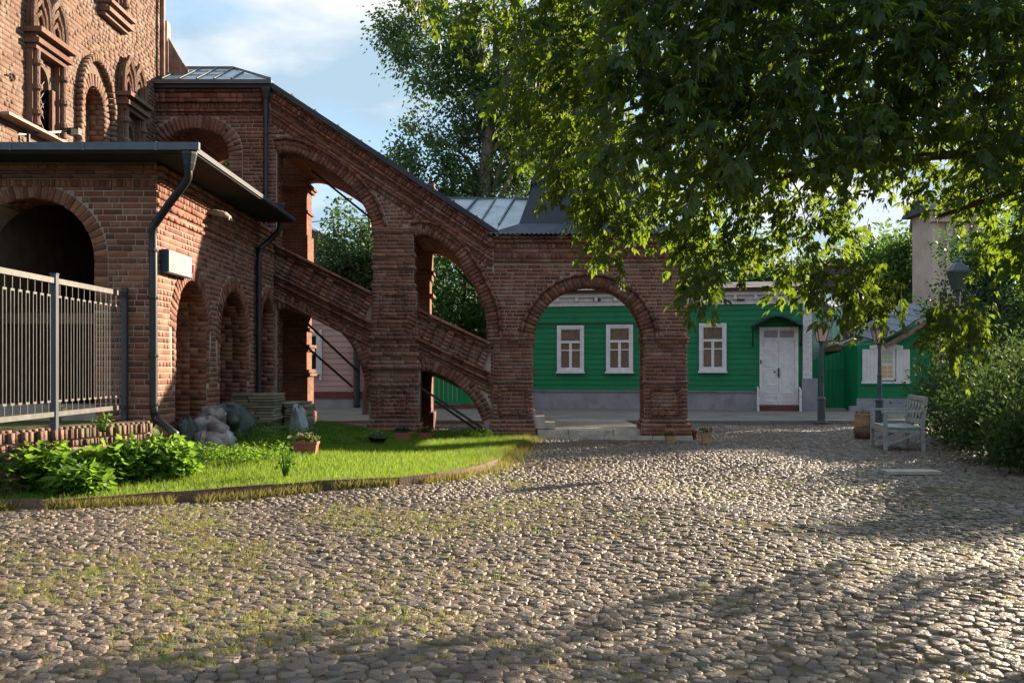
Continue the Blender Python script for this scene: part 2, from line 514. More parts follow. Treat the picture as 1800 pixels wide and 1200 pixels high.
M_tin = mat('tin_roof', [(0.3, (0.30, 0.38, 0.43)), (0.7, (0.46, 0.53, 0.57))], scale=3, rough=0.42, metal=0.35, bump=0.15, bscale=6, dirt=(0.22, 0.25, 0.27), dirt_scale=2.5)
M_tin_seam = plain('tin_seam', (0.10, 0.13, 0.15), rough=0.5, metal=0.3)
M_tin_dark = mat('tin_dark', [(0.3, (0.028, 0.032, 0.042)), (0.7, (0.045, 0.05, 0.062))], scale=2, rough=0.55, metal=0.2, bump=0.1, bscale=8)
M_gutter = mat('gutter_paint', [(0.3, (0.05, 0.068, 0.085)), (0.7, (0.08, 0.10, 0.12))], scale=4, rough=0.4, metal=0.3, spec=0.5)
M_pipe = mat('downpipe_paint', [(0.3, (0.014, 0.016, 0.022)), (0.7, (0.026, 0.029, 0.037))], scale=4, rough=0.42, metal=0.2, spec=0.5)
M_rust = mat('rusty_tin', [(0.3, (0.14, 0.075, 0.055)), (0.7, (0.30, 0.19, 0.15))], scale=5, rough=0.6, metal=0.2, bump=0.2, dirt=(0.34, 0.27, 0.25), dirt_scale=3)
M_black = plain('black_paint', (0.018, 0.02, 0.024), rough=0.45)
M_iron = plain('iron', (0.05, 0.035, 0.03), rough=0.6, metal=0.4)
M_fence = mat('fence_paint', [(0.3, (0.065, 0.062, 0.058)), (0.7, (0.12, 0.115, 0.105))], scale=9, rough=0.5, spec=0.4, dirt=(0.20, 0.13, 0.10), dirt_scale=7, dirt_lo=0.62)
M_post = plain('fence_post_paint', (0.05, 0.06, 0.075), rough=0.45, metal=0.2)
M_cream = mat('sign_cream', [(0.3, (0.33, 0.31, 0.24)), (0.7, (0.38, 0.36, 0.28))], scale=4, rough=0.4, dirt=(0.45, 0.42, 0.36), dirt_scale=6, dirt_lo=0.65)
M_blue = plain('sign_blue', (0.012, 0.045, 0.12), rough=0.35)
M_paleblue = plain('sign_pale_blue', (0.20, 0.27, 0.34), rough=0.35)
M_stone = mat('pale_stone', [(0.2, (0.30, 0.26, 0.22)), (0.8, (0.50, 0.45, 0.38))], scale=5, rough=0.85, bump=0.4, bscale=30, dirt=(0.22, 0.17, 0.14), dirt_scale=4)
M_slab = mat('slab_mix', [(0.0, (0.07, 0.08, 0.065)), (0.35, (0.17, 0.15, 0.11)), (0.6, (0.34, 0.27, 0.19)), (0.8, (0.13, 0.15, 0.13)), (1.0, (0.42, 0.36, 0.28))], scale=5, island=0.7, rough=0.9, bump=0.4)
M_sack = mat('sack_cloth', [(0.3, (0.13, 0.115, 0.11)), (0.7, (0.30, 0.27, 0.26))], scale=9, rough=0.7, bump=1.0, bscale=14)
M_tarp = mat('tarp', [(0.3, (0.022, 0.032, 0.028)), (0.7, (0.06, 0.08, 0.072))], scale=4, rough=0.45, bump=0.7, bscale=8)
M_plastic = mat('plastic_sheet', [(0.3, (0.16, 0.18, 0.20)), (0.7, (0.40, 0.43, 0.45))], scale=3, rough=0.3, bump=0.8, bscale=10)

M_green = mat('green_paint', [(0.0, (0.002, 0.15, 0.058)), (0.5, (0.003, 0.18, 0.070)), (1.0, (0.005, 0.215, 0.088))], scale=3, island=0.45, rough=0.55, bump=0.15, bscale=30, stretch=(1, 1, 6), spec=0.3, dirt=(0.02, 0.10, 0.055), dirt_scale=2.5, dirt_lo=0.5, dirt_hi=0.75)
M_white = mat('white_paint', [(0.3, (0.60, 0.585, 0.60)), (0.7, (0.74, 0.73, 0.74))], scale=6, rough=0.6, bump=0.1, dirt=(0.50, 0.46, 0.46), dirt_scale=5, dirt_lo=0.62)
M_oldwhite = mat('peeling_white', [(0.3, (0.52, 0.51, 0.52)), (0.7, (0.74, 0.73, 0.74))], scale=12, rough=0.8, bump=0.5, bscale=25, dirt=(0.28, 0.25, 0.25), dirt_scale=9, dirt_lo=0.57)
M_plinth = mat('grey_plinth', [(0.3, (0.22, 0.215, 0.25)), (0.7, (0.30, 0.29, 0.33))], scale=2.5, rough=0.85, bump=0.2, bscale=12, dirt=(0.18, 0.165, 0.17), dirt_scale=2)
M_pink = mat('pink_boards', [(0.0, (0.36, 0.23, 0.21)), (0.5, (0.44, 0.29, 0.265)), (1.0, (0.50, 0.35, 0.32))], scale=4, island=0.5, rough=0.75, bump=0.2, bscale=30, stretch=(1, 1, 6))
M_redstep = plain('red_brown_paint', (0.13, 0.032, 0.030), rough=0.6, var=0.3)
M_mint = mat('mint_wall', [(0.3, (0.28, 0.46, 0.38)), (0.7, (0.40, 0.56, 0.48))], scale=3, rough=0.8, bump=0.2, bscale=12, stretch=(4, 4, 0.4), dirt=(0.20, 0.30, 0.26), dirt_scale=4)
M_mauve = plain('mauve_trim', (0.12, 0.09, 0.105), rough=0.7)
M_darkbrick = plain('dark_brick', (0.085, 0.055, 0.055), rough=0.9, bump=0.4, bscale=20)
M_palepink = mat('pink_plaster', [(0.3, (0.44, 0.32, 0.28)), (0.7, (0.56, 0.43, 0.38))], scale=2, rough=0.85, bump=0.15)
M_curtain = mat('curtain', [(0.3, (0.26, 0.17, 0.12)), (0.7, (0.46, 0.32, 0.22))], scale=14, rough=0.9, stretch=(3, 3, 0.5))
M_curtain_pale = mat('curtain_pale', [(0.3, (0.40, 0.40, 0.30)), (0.7, (0.55, 0.52, 0.38))], scale=14, rough=0.9, stretch=(3, 3, 0.5))
M_curtain_orange = plain('curtain_orange', (0.62, 0.38, 0.17), rough=0.9)
def glass_mat():
    m = bpy.data.materials.new('window_glass'); m.use_nodes = True
    N, L = m.node_tree.nodes, m.node_tree.links; bs = N['Principled BSDF']
    bs.inputs['Base Color'].default_value = (0.03, 0.035, 0.04, 1); bs.inputs['Roughness'].default_value = 0.06
    t = N.new('ShaderNodeBsdfTransparent'); x = N.new('ShaderNodeMixShader'); x.inputs[0].default_value = 0.80
    L.new(bs.outputs[0], x.inputs[1]); L.new(t.outputs[0], x.inputs[2]); L.new(x.outputs[0], N['Material Output'].inputs[0])
    n = N.new('ShaderNodeTexNoise'); n.inputs['Scale'].default_value = 2.0
    b = N.new('ShaderNodeBump'); b.inputs['Strength'].default_value = 0.04; L.new(n.outputs['Fac'], b.inputs['Height']); L.new(b.outputs[0], bs.inputs['Normal'])
    return m
M_glass = glass_mat()
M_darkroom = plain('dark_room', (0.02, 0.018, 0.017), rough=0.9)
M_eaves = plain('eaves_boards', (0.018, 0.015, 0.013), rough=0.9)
M_frost = mat('frosted_glass', [(0.3, (0.62, 0.46, 0.38)), (0.7, (0.72, 0.56, 0.47))], scale=4, rough=0.4, trans=(0.8, 0.65, 0.55))
M_lamp = plain('lamp_post_paint', (0.06, 0.07, 0.085), rough=0.45, metal=0.3)
M_bench = mat('bench_paint', [(0.3, (0.24, 0.26, 0.25)), (0.7, (0.38, 0.40, 0.38))], scale=14, rough=0.6, bump=0.2, dirt=(0.28, 0.27, 0.24), dirt_scale=9, dirt_lo=0.56, dirt_hi=0.7)
M_terra = mat('terracotta', [(0.3, (0.22, 0.07, 0.045)), (0.7, (0.34, 0.12, 0.08))], scale=9, rough=0.8, bump=0.2)
M_tanpot = mat('tan_pot', [(0.3, (0.34, 0.20, 0.12)), (0.7, (0.46, 0.29, 0.18))], scale=9, rough=0.8, bump=0.2)
M_blackpot = plain('black_pot', (0.012, 0.013, 0.013), rough=0.35)
M_soil = mat('soil', [(0.3, (0.03, 0.02, 0.014)), (0.7, (0.07, 0.05, 0.035))], scale=20, rough=1.0, bump=0.8)
M_petal_red = plain('petal_red', (0.60, 0.16, 0.12), rough=0.6, var=0.4, island=0.7)
M_petal_pink = plain('petal_pink', (0.62, 0.34, 0.30), rough=0.6, var=0.4, island=0.7)
M_petal_violet = plain('petal_violet', (0.20, 0.11, 0.42), rough=0.6, var=0.4, island=0.7)
M_yellowleaf = plain('yellow_leaf', (0.70, 0.46, 0.05), rough=0.6)

M_cobble = mat('cobble_stone', [(0.0, (0.036, 0.027, 0.022)), (0.22, (0.10, 0.072, 0.054)), (0.45, (0.175, 0.128, 0.094)), (0.6, (0.085, 0.073, 0.066)), (0.78, (0.24, 0.182, 0.136)), (0.9, (0.13, 0.083, 0.062)), (1.0, (0.17, 0.15, 0.13))],
               scale=9, island=0.78, rough=0.55, bump=0.9, bscale=45, spec=0.45, detail=6, dirt=(0.10, 0.08, 0.05), dirt_scale=0.9, dirt_lo=0.50, dirt_hi=0.72)
M_joint = mat('joint_dirt', [(0.25, (0.06, 0.048, 0.028)), (0.55, (0.13, 0.10, 0.058)), (0.8, (0.21, 0.155, 0.105))], scale=1.3, rough=0.95, bump=0.6, bscale=60, spec=0.1)
M_pave = mat('pavement_asphalt', [(0.3, (0.13, 0.112, 0.095)), (0.7, (0.22, 0.19, 0.16))], scale=1.2, rough=0.85, bump=0.2, bscale=50)
M_kerb = plain('kerb_stone', (0.16, 0.15, 0.14), rough=0.9, bump=0.3, island=0.4)
M_earth = mat('earth', [(0.3, (0.05, 0.07, 0.02)), (0.7, (0.10, 0.10, 0.045))], scale=1.5, rough=1.0, bump=0.5, spec=0.1)
M_edge = mat('edge_board', [(0.3, (0.09, 0.055, 0.04)), (0.7, (0.17, 0.11, 0.08))], scale=5, rough=0.8, bump=0.3)

def foliage(name, a, b, c, tr, rough=0.5, island=0.8, mixf=0.45):
    m = mat(name, [(0.0, a), (0.5, b), (1.0, c)], scale=2.5, island=island, rough=rough, spec=0.35, trans=tr)
    for n in m.node_tree.nodes:
        if n.type == 'MIX_SHADER': n.inputs[0].default_value = mixf
    return m
M_leaf_fg = foliage('maple_leaf', (0.006, 0.022, 0.004), (0.013, 0.038, 0.006), (0.028, 0.065, 0.010), (0.34, 0.50, 0.03), 0.55, mixf=0.38)
M_leaf_bg = foliage('poplar_leaf', (0.030, 0.062, 0.026), (0.052, 0.098, 0.036), (0.085, 0.145, 0.05), (0.13, 0.24, 0.06))
M_leaf_dark = foliage('dark_leaf', (0.018, 0.040, 0.016), (0.032, 0.068, 0.024), (0.055, 0.10, 0.035), (0.08, 0.17, 0.04))
M_leaf_mid = foliage('lime_leaf', (0.024, 0.060, 0.014), (0.042, 0.092, 0.020), (0.068, 0.13, 0.028), (0.17, 0.31, 0.045))
M_leaf_bush = foliage('bush_leaf', (0.018, 0.042, 0.010), (0.032, 0.066, 0.015), (0.050, 0.090, 0.020), (0.10, 0.17, 0.03), rough=.7, mixf=0.32)
M_dark_glass = plain('dark_lantern_glass', (0.06, 0.08, 0.06), rough=0.2)
M_weed = foliage('weed_leaf', (0.032, 0.080, 0.012), (0.055, 0.13, 0.018), (0.09, 0.18, 0.026), (0.30, 0.52, 0.04), 0.5, mixf=.5)
M_grass = foliage('grass_blade', (0.05, 0.105, 0.010), (0.10, 0.185, 0.016), (0.18, 0.25, 0.03), (0.36, 0.52, 0.04), 0.5, mixf=0.5, island=0.55)
M_grass_dry = foliage('dry_grass', (0.10, 0.105, 0.022), (0.17, 0.16, 0.035), (0.26, 0.20, 0.07), (0.40, 0.36, 0.09), 0.6)
M_bark = mat('bark', [(0.3, (0.05, 0.038, 0.028)), (0.7, (0.12, 0.09, 0.065))], scale=6, rough=0.95, bump=0.8, bscale=20, stretch=(1, 1, 0.25))
M_bark_pale = mat('bark_pale', [(0.3, (0.10, 0.085, 0.065)), (0.7, (0.21, 0.175, 0.135))], scale=5, rough=0.9, bump=0.6, bscale=15, stretch=(1, 1, 0.25))
# ------------------------------------------------------------------ ground
CURB = [(-12, 9.2), (-9, 9.5), (-5.09, 10.07), (-4.31, 10.27), (-3.6, 10.8), (-2.83, 11.38), (-2.07, 11.9), (-1.28, 12.15), (-0.64, 13.0),
        (-0.28, 13.9), (-0.10, 14.6)]
CURB_END = [(0.19, 16.9), (0.49, 19.1), (0.60, 20.0)]
cx_ = np.array([p[0] for p in CURB + CURB_END]); cy_ = np.array([p[1] for p in CURB + CURB_END])
def curb_y(x): return np.interp(x, cx_, cy_)
def sstep(t): t = np.clip(t, 0, 1); return t * t * (3 - 2 * t)
def on_lawn(x, y): return (x < 0.6) & (y > curb_y(x)) & (y < 20.45)
def lawn_z(x, y):
    d = y - curb_y(x)
    return 0.06 + 0.26 * sstep(d / 3.4) * sstep((-1.2 - x) / 3.2)
def gz(x, y):
    return 0.018 * np.sin(x * 0.9 + 0.7 * y) + 0.014 * np.sin(x * 0.35 - y * 1.3 + 2) + 0.012 * np.sin(x * 2.1 + y * 0.4)

def sheet(name, x0, x1, y0, y1, step, zf, m, parent=None, keep=None):
    xs = np.arange(x0, x1 + 1e-6, step); ys = np.arange(y0, y1 + 1e-6, step)
    X, Y = np.meshgrid(xs, ys)
    V = np.stack([X.ravel(), Y.ravel(), zf(X, Y).ravel()], 1)
    nx = len(xs); i, j = np.meshgrid(np.arange(nx - 1), np.arange(len(ys) - 1))
    a = (j * nx + i).ravel()
    F = np.stack([a, a + 1, a + nx + 1, a + nx], 1)
    if keep is not None:
        cxm = X.ravel()[a] + step / 2; cym = Y.ravel()[a] + step / 2
        F = F[keep(cxm, cym)]
    o = bpy.data.objects.new(name, np_mesh(name, V, F, m, True))
    return put(o, parent)

g = MB().add([(-600, -200, -0.09), (600, -200, -0.09), (600, 900, -0.09), (-600, 900, -0.09)], [(0, 1, 2, 3)]).build('ground', M_earth)
tag(g, kind='structure')
street = sheet('cobbled_street', -12, 15, 1.0, 25.4, 0.2, lambda x, y: gz(x, y) - 0.004, M_joint)
tag(street, kind='structure')
lawn = sheet('lawn_soil', -12, 0.8, 9.0, 20.6, 0.1, lambda x, y: lawn_z(x, y), M_earth, keep=lambda x, y: on_lawn(x, y))
lawn.name = 'lawn'; tag(lawn, kind='structure')

# cobbles -------------------------------------------------------------
def cobbles():
    sx_, sy_ = 0.094, 0.058
    xs = np.arange(-9.5, 14.5, sx_); ys = np.arange(3.2, 25.35, sy_)
    nx, ny = len(xs), len(ys)
    X = xs[None, :] + (np.arange(ny) % 2)[:, None] * sx_ * 0.5 + rng.uniform(-.44, .44, (ny, nx)) * sx_
    Y = ys[:, None] + rng.uniform(-.42, .42, (ny, nx)) * sy_ + 0.05 * np.sin(xs * 1.1)[None, :]
    # a few stones swallow their neighbour's room
    gone = rng.random((ny, nx)) < 0.05
    X = np.where(gone, 500.0, X)
    Wt = rng.uniform(.68, 1.4, (ny, nx))
    K = 10
    th = np.arange(K) * 2 * np.pi / K
    acc = np.zeros((ny, nx, K))
    for dj in (-3, -2, -1, 0, 1, 2, 3):
        for di in (-2, -1, 0, 1, 2):
            if di == 0 and dj == 0: continue
            Xn = np.roll(np.roll(X, -dj, 0), -di, 1); Yn = np.roll(np.roll(Y, -dj, 0), -di, 1)
            dx, dy = Xn - X, Yn - Y
            # round up stones that are wider than deep
            Wn = np.roll(np.roll(Wt, -dj, 0), -di, 1)
            dd = np.hypot(dx, dy) * Wt / (Wt + Wn) + 1e-6
            ph = np.arctan2(dy, dx)
            c = np.cos(th[None, None, :] - ph[..., None]) / dd[..., None]
            acc += np.clip(c, 0, None) ** 9
    r = acc ** (-1 / 9)
    r = np.clip(r, 0.014, 0.10)
    vis = (np.abs(X + 0.0) < 0.56 * Y + 0.8) & (Y > 3.6) & ~on_lawn(X, Y + 0.02) & ~((X > 0.5) & (X < 3.9) & (Y > 19.85) & (Y < 24.4))
    vis &= ~gone
    vis[:2] = vis[-2:] = False; vis[:, :2] = vis[:, -2:] = False
    # worn patches without stones
    pat = np.array([[noise.noise(Vector((x * 0.7, y * 0.7, 3.3))) for x in xs] for y in ys[::1]])
    vis &= ~((pat > 0.50) & (rng.random((ny, nx)) < 0.6)) & (rng.random((ny, nx)) > 0.012)
    # sunk under the shrubs on the right
    Xc, Yc, rc = X[vis], Y[vis], r[vis]
    h = rng.uniform(0.003, 0.013, len(Xc))
    sink = rng.uniform(-0.008, 0.003, len(Xc))
    tx, ty = rng.normal(0, 0.075, len(Xc)), rng.normal(0.02, 0.085, len(Xc))
    wob = 1 + rng.uniform(-.09, .05, rc.shape)
    rc = rc * wob
    near = Yc < 10.5
    def build(sel, rings):
        n = sel.sum(); x, y, rr, hh = Xc[sel], Yc[sel], rc[sel], h[sel]
        vs = []
        for f, z in rings:
            px = rr * f * np.cos(th); py = rr * f * np.sin(th)
            pz = hh[:, None] * z * (1 + rng.uniform(-.16, .16, px.shape)) + px * tx[sel][:, None] + py * ty[sel][:, None]
            if z < 0: pz = np.full_like(px, z)
            vs.append(np.stack([px, py, pz], -1))
        top = np.stack([np.zeros(n), np.zeros(n), hh], -1)[:, None, :]
        V = np.concatenate(vs + [top], 1)            # n, K*rings+1, 3
        base = np.stack([x, y, gz(x, y) + sink[sel]], -1)
        nr = len(rings); F4 = []; F3 = []
        for q in range(nr - 1):
            for k in range(K):
                k2 = (k + 1) % K
                F4.append((q * K + k, q * K + k2, (q + 1) * K + k2, (q + 1) * K + k))
        for k in range(K): F3.append(((nr - 1) * K + k, (nr - 1) * K + (k + 1) % K, nr * K))
        return V, base, np.array(F4), np.array(F3)
    V, base, F4, F3 = build(near, [(0.98, -0.03), (0.98, 0.35), (0.90, 0.86), (0.5, 1.0)])
    # choose the 300 that show largest
    px = 885 + base[:, 0] * 1750 / base[:, 1]; py = 645 + EYE * 1750 / base[:, 1]
    s = np.where((px > 15) & (px < 1785) & (py < 1190), (rc[near].mean(1) / base[:, 1]) ** 2 / base[:, 1], 0)
    order = np.argsort(-s); top = order[:300]
    for i in top:
        me = np_mesh('cobble', V[i], [F4, F3], M_cobble, False)
        o = bpy.data.objects.new('cobble', me); o.location = base[i]
        put(o, street, True)
    rest = order[300:]
    nv = V.shape[1]
    out = []
    Vr = (V[rest] + base[rest][:, None, :]).reshape(-1, 3)
    b = (nv * np.arange(len(rest)))[:, None, None]
    o = bpy.data.objects.new('cobble_paving', np_mesh('cobble_paving', Vr, [(F4[None] + b).reshape(-1, 4), (F3[None] + b).reshape(-1, 3)], M_cobble, False))
    put(o, street, True); o['kind'] = 'stuff'
    rc = rc[:, ::1]
    V, base, F4, F3 = build(~near, [(0.97, -0.02), (0.86, 0.88)])
    nv = V.shape[1]; b = (nv * np.arange(len(V)))[:, None, None]
    o = bpy.data.objects.new('cobble_paving', np_mesh('cobble_paving', (V + base[:, None, :]).reshape(-1, 3), [(F4[None] + b).reshape(-1, 4), (F3[None] + b).reshape(-1, 3)], M_cobble, False))
    put(o, street, True); o['kind'] = 'stuff'
cobbles()

# pavement in front of the houses, with kerb stones
pv = MB().box(-14, 18, 25.52, 40, -0.08, 0.075).build('pavement', M_pave); tag(pv, kind='structure')
x = -9.0
while x < 12:
    l = random.uniform(0.8, 1.0)
    MB().box(x + .006, x + l - .006, 25.40, 25.515, -0.08, 0.085 + random.uniform(-.006, .006)).build('kerb_stone', M_kerb, pv)
    x += l

# edging board of the lawn: segments bent along the curve
ec = spline(CURB, 5)
edge = thing('lawn_edging', 'low dark edging boards curving between the lawn and the cobbles', 'edging', (ec[30][0], ec[30][1], 0))
for i in range(2, len(ec) - 1, 3):
    a = ec[i]; b = ec[min(i + 3, len(ec) - 1)]
    A = Vector((a[0], a[1], 0)); B = Vector((b[0], b[1], 0)); d = (B - A)
    if d.length < 0.05: continue
    Mx = Matrix.Translation(A) @ Matrix.Rotation(math.atan2(d.y, d.x), 4, 'Z')
    MB().box(-0.004, d.length - 0.006, -0.02, 0.02, -0.06, 0.105 + random.uniform(-.008, .008), Mx).build('board', M_edge, edge)
# ------------------------------------------------------------------ low brick building and tower
YF, XS, XT, YB = 13.2, -4.6, -6.97, 20.0
low = thing('brick_outbuilding', 'low brick building with round arches and dark eaves behind the bar fence', 'building', (XS, YF, 0))
MF = frame_M((0, YF, 0), (1, 0, 0), (0, -1, 0))
MS = frame_M((XS, 0, 0), (0, 1, 0), (1, 0, 0))
ac, ar, asp = -6.245, 0.83, 2.87
arch0 = [(ac + ar, 0.95)] + arc(ac, asp, ar, ar, 0, 180, 24) + [(ac - ar, 0.95)]
outl = [(-10, 0.1), (XS, 0.1), (XS, 4.16), (-10, 4.16)]
plate_mb([outl, arch0], MF, 0.55).build('wall', M_mortar, low)
sa = []
for c, r, sp in ((14.685, 0.735, 1.99), (17.0, 0.86, 1.88), (19.44, 0.50, 2.28)):
    sa.append([(c + r, 0.1 + 0.02)] + arc(c, sp, r, r, 0, 180, 22) + [(c - r, 0.1 + 0.02)])
outs = [(YF + 0.551, 0.1), (YB - 0.003, 0.1), (YB - 0.003, 4.16), (YF + 0.551, 4.16)]
plate_mb([outs] + sa, MS, 0.78).build('wall', M_mortar, low)
MB().box(XS - 0.55, XS - 0.001, YF + 0.002, YF + 0.5505, 0.1, 4.155).build('wall', M_mortar, low)
MB().box(XS - .80, XS - .781, YF + 0.56, YB, 0.1, 4.16).build('wall', M_bp_low, low)
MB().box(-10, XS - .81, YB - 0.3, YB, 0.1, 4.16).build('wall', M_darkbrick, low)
MB().box(-10, XS - .81, YF + 0.56, YB - 0.31, 0.6, 0.82).build('floor', M_joint, low)
rec = []
out_b = [(-7.6, 0.45), (XS, 0.45), (XS, 3.826), (-7.6, 3.826)]
ex0 = [(ac + ar + .17, 2.2)] + arc(ac, asp, ar + .175, ar + .175, 0, 180, 24) + [(ac - ar - .17, 2.2)]
ex0b = [(ac + ar, 0.4), (ac + ar, 2.25), (ac - ar, 2.25), (ac - ar, 0.4)]
field(rec, MF, out_b, [ex0, ex0b], h=0.0805, L=0.262, gap=0.013)
ring(rec, MF, arc(ac, asp, ar, ar, 2, 178, 30), 0.0, 0.165, step=0.082, gap=0.014, side=-1, proud=0.02)
ring(rec, MF, [(ac + ar, 2.20), (ac + ar, asp + .04)], 0.0, 0.165, step=0.0805, gap=0.013, side=-1, proud=0.014)
field(rec, MF, [(-7.6, 3.826), (XS, 3.826), (XS, 3.94), (-7.6, 3.94)], h=0.115, v_off=3.826, L=0.075, proud=0.022)
field(rec, MF, [(-7.6, 3.945), (XS + .03, 3.945), (XS + .03, 3.99), (-7.6, 3.99)], h=0.045, v_off=3.945, L=0.26, proud=0.055)
field(rec, MF, [(-7.6, 3.995), (XS + .02, 3.995), (XS + .02, 4.14), (-7.6, 4.14)], h=0.0725, v_off=3.995, L=0.26, proud=0.035)
soffit(rec, MF, [(ac + ar, 0.95), (ac + ar, asp)] + arc(ac, asp, ar, ar, 2, 120, 16), 0.55, side=-1)
recF = rec
rec = []
exs = []
for (c, r, sp) in ((14.685, 0.735, 1.99), (17.0, 0.86, 1.88), (19.44, 0.50, 2.28)):
    exs.append([(c + r + .13, 1.2)] + arc(c, sp, r + .24, r + .24, 0, 180, 22) + [(c - r - .13, 1.2)])
    exs.append([(c + r, 0.1), (c + r, 1.25), (c - r, 1.25), (c - r, 0.1)])
    ring(rec, MS, arc(c, sp, r, r, 0, 180, 26), 0.0, 0.235, step=0.08, gap=0.013, side=-1, proud=0.016, split=True)
    for sg in (1, -1):
        uu = c + sg * r
        ring(rec, MS, [(uu, 1.2), (uu, sp + .04)], 0.0, 0.125, step=0.0805, gap=0.013, side=-sg, proud=0.012)
    soffit(rec, MS, [(c + r, 0.2), (c + r, sp)] + arc(c, sp, r, r, 2, 140, 20), .78, side=-1, step=0.08)
field(rec, MS, [(YF, 0.35), (YB - .01, 0.35), (YB - .01, 3.70), (YF, 3.70)], exs, h=0.0805, L=0.262, gap=0.013)
for z0, p in ((3.70, .030), (3.79, .014), (3.88, .045), (3.97, .06), (4.06, .075)):
    field(rec, MS, [(YF, z0), (YB - .01, z0), (YB - .01, z0 + .085), (YF, z0 + .085)], h=0.085, v_off=z0, L=0.13 if z0 in (3.79, 3.97) else 0.26, proud=p)
for z0 in (3.46, 3.58):
    field(rec, MS, [(YF, z0), (17, z0), (17, z0 + .055), (YF, z0 + .055)], h=0.055, v_off=z0, L=0.26, proud=.034)
emit(recF + rec, low, M_brick_low, keep=300)
# roof
rf = MB()
zt = 4.44; YE, XE = 12.62, -3.9
A_, B_, C_, D_, E_, F_ = (XE, YE, 4.24), (XE, 18.6, 4.24), (XT + .01, 18.6, zt), (XT + .01, 14.0, zt), (-12, 14.0, zt), (-12, YE, 4.24)
lo = lambda p: (p[0], p[1], 4.165)
rf.add([A_, B_, C_, D_, E_, F_, lo(A_), lo(B_), lo((XT, 18.6, 0)), lo((XT, YE, 0)), lo(F_)],
       [(0, 1, 2, 3), (0, 3, 4, 5), (0, 6, 7, 1), (5, 10, 6, 0), (7, 8, 2, 1), (6, 10, 9), (6, 9, 8, 7)])
rf.build('roof', M_tin_dark, low)
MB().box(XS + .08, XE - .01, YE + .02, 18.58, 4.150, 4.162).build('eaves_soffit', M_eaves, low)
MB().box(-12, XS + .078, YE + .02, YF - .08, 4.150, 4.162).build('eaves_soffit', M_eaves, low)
x = -9.9
while x < XE + .05:
    l = 0.92
    MB().box(x + .004, min(x + l, XE + .06) - .004, YE - .07, YE + .0, 4.19, 4.285).build('gutter', M_gutter, low)
    MB().box(x - .012, x + .012, YE - .078, YE - .068, 4.18, 4.292).build('gutter_joint', M_tin_seam, low)
    x += l
MB().box(XE, XE + .015, YE, 18.62, 4.17, 4.235).build('fascia', M_tin_dark, low)
MB().box(-7.6, -5.4, YF + .62, YF + .72, 2.05, 2.2).build('beam', M_edge, low)

# flat cream and blue wall sign
sg = thing('wall_sign', 'small blank cream and blue box sign on the sunlit side wall', 'sign', (XS, 13.8, 2.88))
MB().box(XS + .02, XS + .115, 13.32, 14.3, 2.72, 3.03).build('sign_box', M_blue, sg)
MB().box(XS + .1155, XS + .125, 13.33, 14.02, 2.73, 3.02).build('sign_face', M_cream, sg)
MB().box(XS + .1155, XS + .125, 14.03, 14.29, 2.73, 3.02).build('sign_face', M_paleblue, sg)
# spout hood
sp = MB()
pf = arc(0, 0, 0.11, 0.09, 10, 170, 8)
vs = []
for X_, sc_, dz in ((XS + .01, 1, .03), (XS + .14, 1, .015), (XS + .27, 1, -.02), (XS + .34, .9, -.07)):
    vs += [(X_, 15.55 + u * sc_, 3.80 + dz + v * sc_) for u, v in pf] + [(X_, 15.55 + u * sc_ * .8, 3.785 + dz + v * sc_ * .78) for u, v in reversed(pf)]
n = len(pf) * 2
fs = [(r * n + k, r * n + (k + 1) % n, (r + 1) * n + (k + 1) % n, (r + 1) * n + k) for r in range(3) for k in range(n)]
sp.add(vs, fs + [tuple(range(n)), tuple(range(4 * n - 1, 3 * n - 1, -1))])
o = sp.build('rain_hood', M_stone, None, origin=(XS, 15.55, 3.8)); tag(o, 'curved hood like a spout jutting from the sunlit side wall', 'hood')

def downpipe(label, path, r, hop=None, straps=(), cat='downpipe'):
    t = thing('downpipe', label, cat, path[-1])
    MB().tube(spline(path, 3) if len(path) > 2 else path, r, 10).build('pipe', M_pipe, t, smooth=True)
    if hop:
        MB()._lathe(Vector(hop), [(r * 1.1, -.2), (r * 1.5, -.12), (r * 1.55, -.10), (r * 2.0, 0.0), (r * 2.0, .03)], 10).build('hopper', M_pipe, t)
    for s in straps:
        MB()._lathe(Vector(s), [(r * 1.25, -.02), (r * 1.3, 0), (r * 1.25, .02)], 10).build('strap', M_black, t)
    return t
def poly(path, seg=0.25):
    out = []
    for a, b in zip(path, path[1:]):
        out.append(a)
    return path
d1 = 13.08
pth = [P(331, 285, 12.6), P(331, 300, 12.6), P(328, 318, 12.65), P(300, 355, 12.85), P(277, 388, 13.02), P(269, 402, 13.05), P(269, 430, d1), P(270, 560, d1), P(270, 690, d1), P(271, 722, d1), P(276, 736, d1), P(309, 764, 12.8)]
downpipe('dark downpipe with a bent shoe running down the near corner of the outbuilding', pth, 0.052, P(332, 272, 12.6), [P(269, 440, d1), P(270, 523, d1), P(270, 625, d1), P(271, 710, d1)])
d2 = 18.4
pth = [P(492, 372, 18.5), P(492, 395, 18.5), P(488, 408, 18.5), P(472, 424, 18.5), P(458, 436, d2), P(455, 450, d2), P(455, 600, d2), P(455, 700, d2), P(455, 760, d2)]
downpipe('dark downpipe with an elbow at the far end of the outbuilding', pth, 0.052, P(492, 360, 18.5), [P(455, 470, d2), P(455, 590, d2), P(455, 680, d2)])

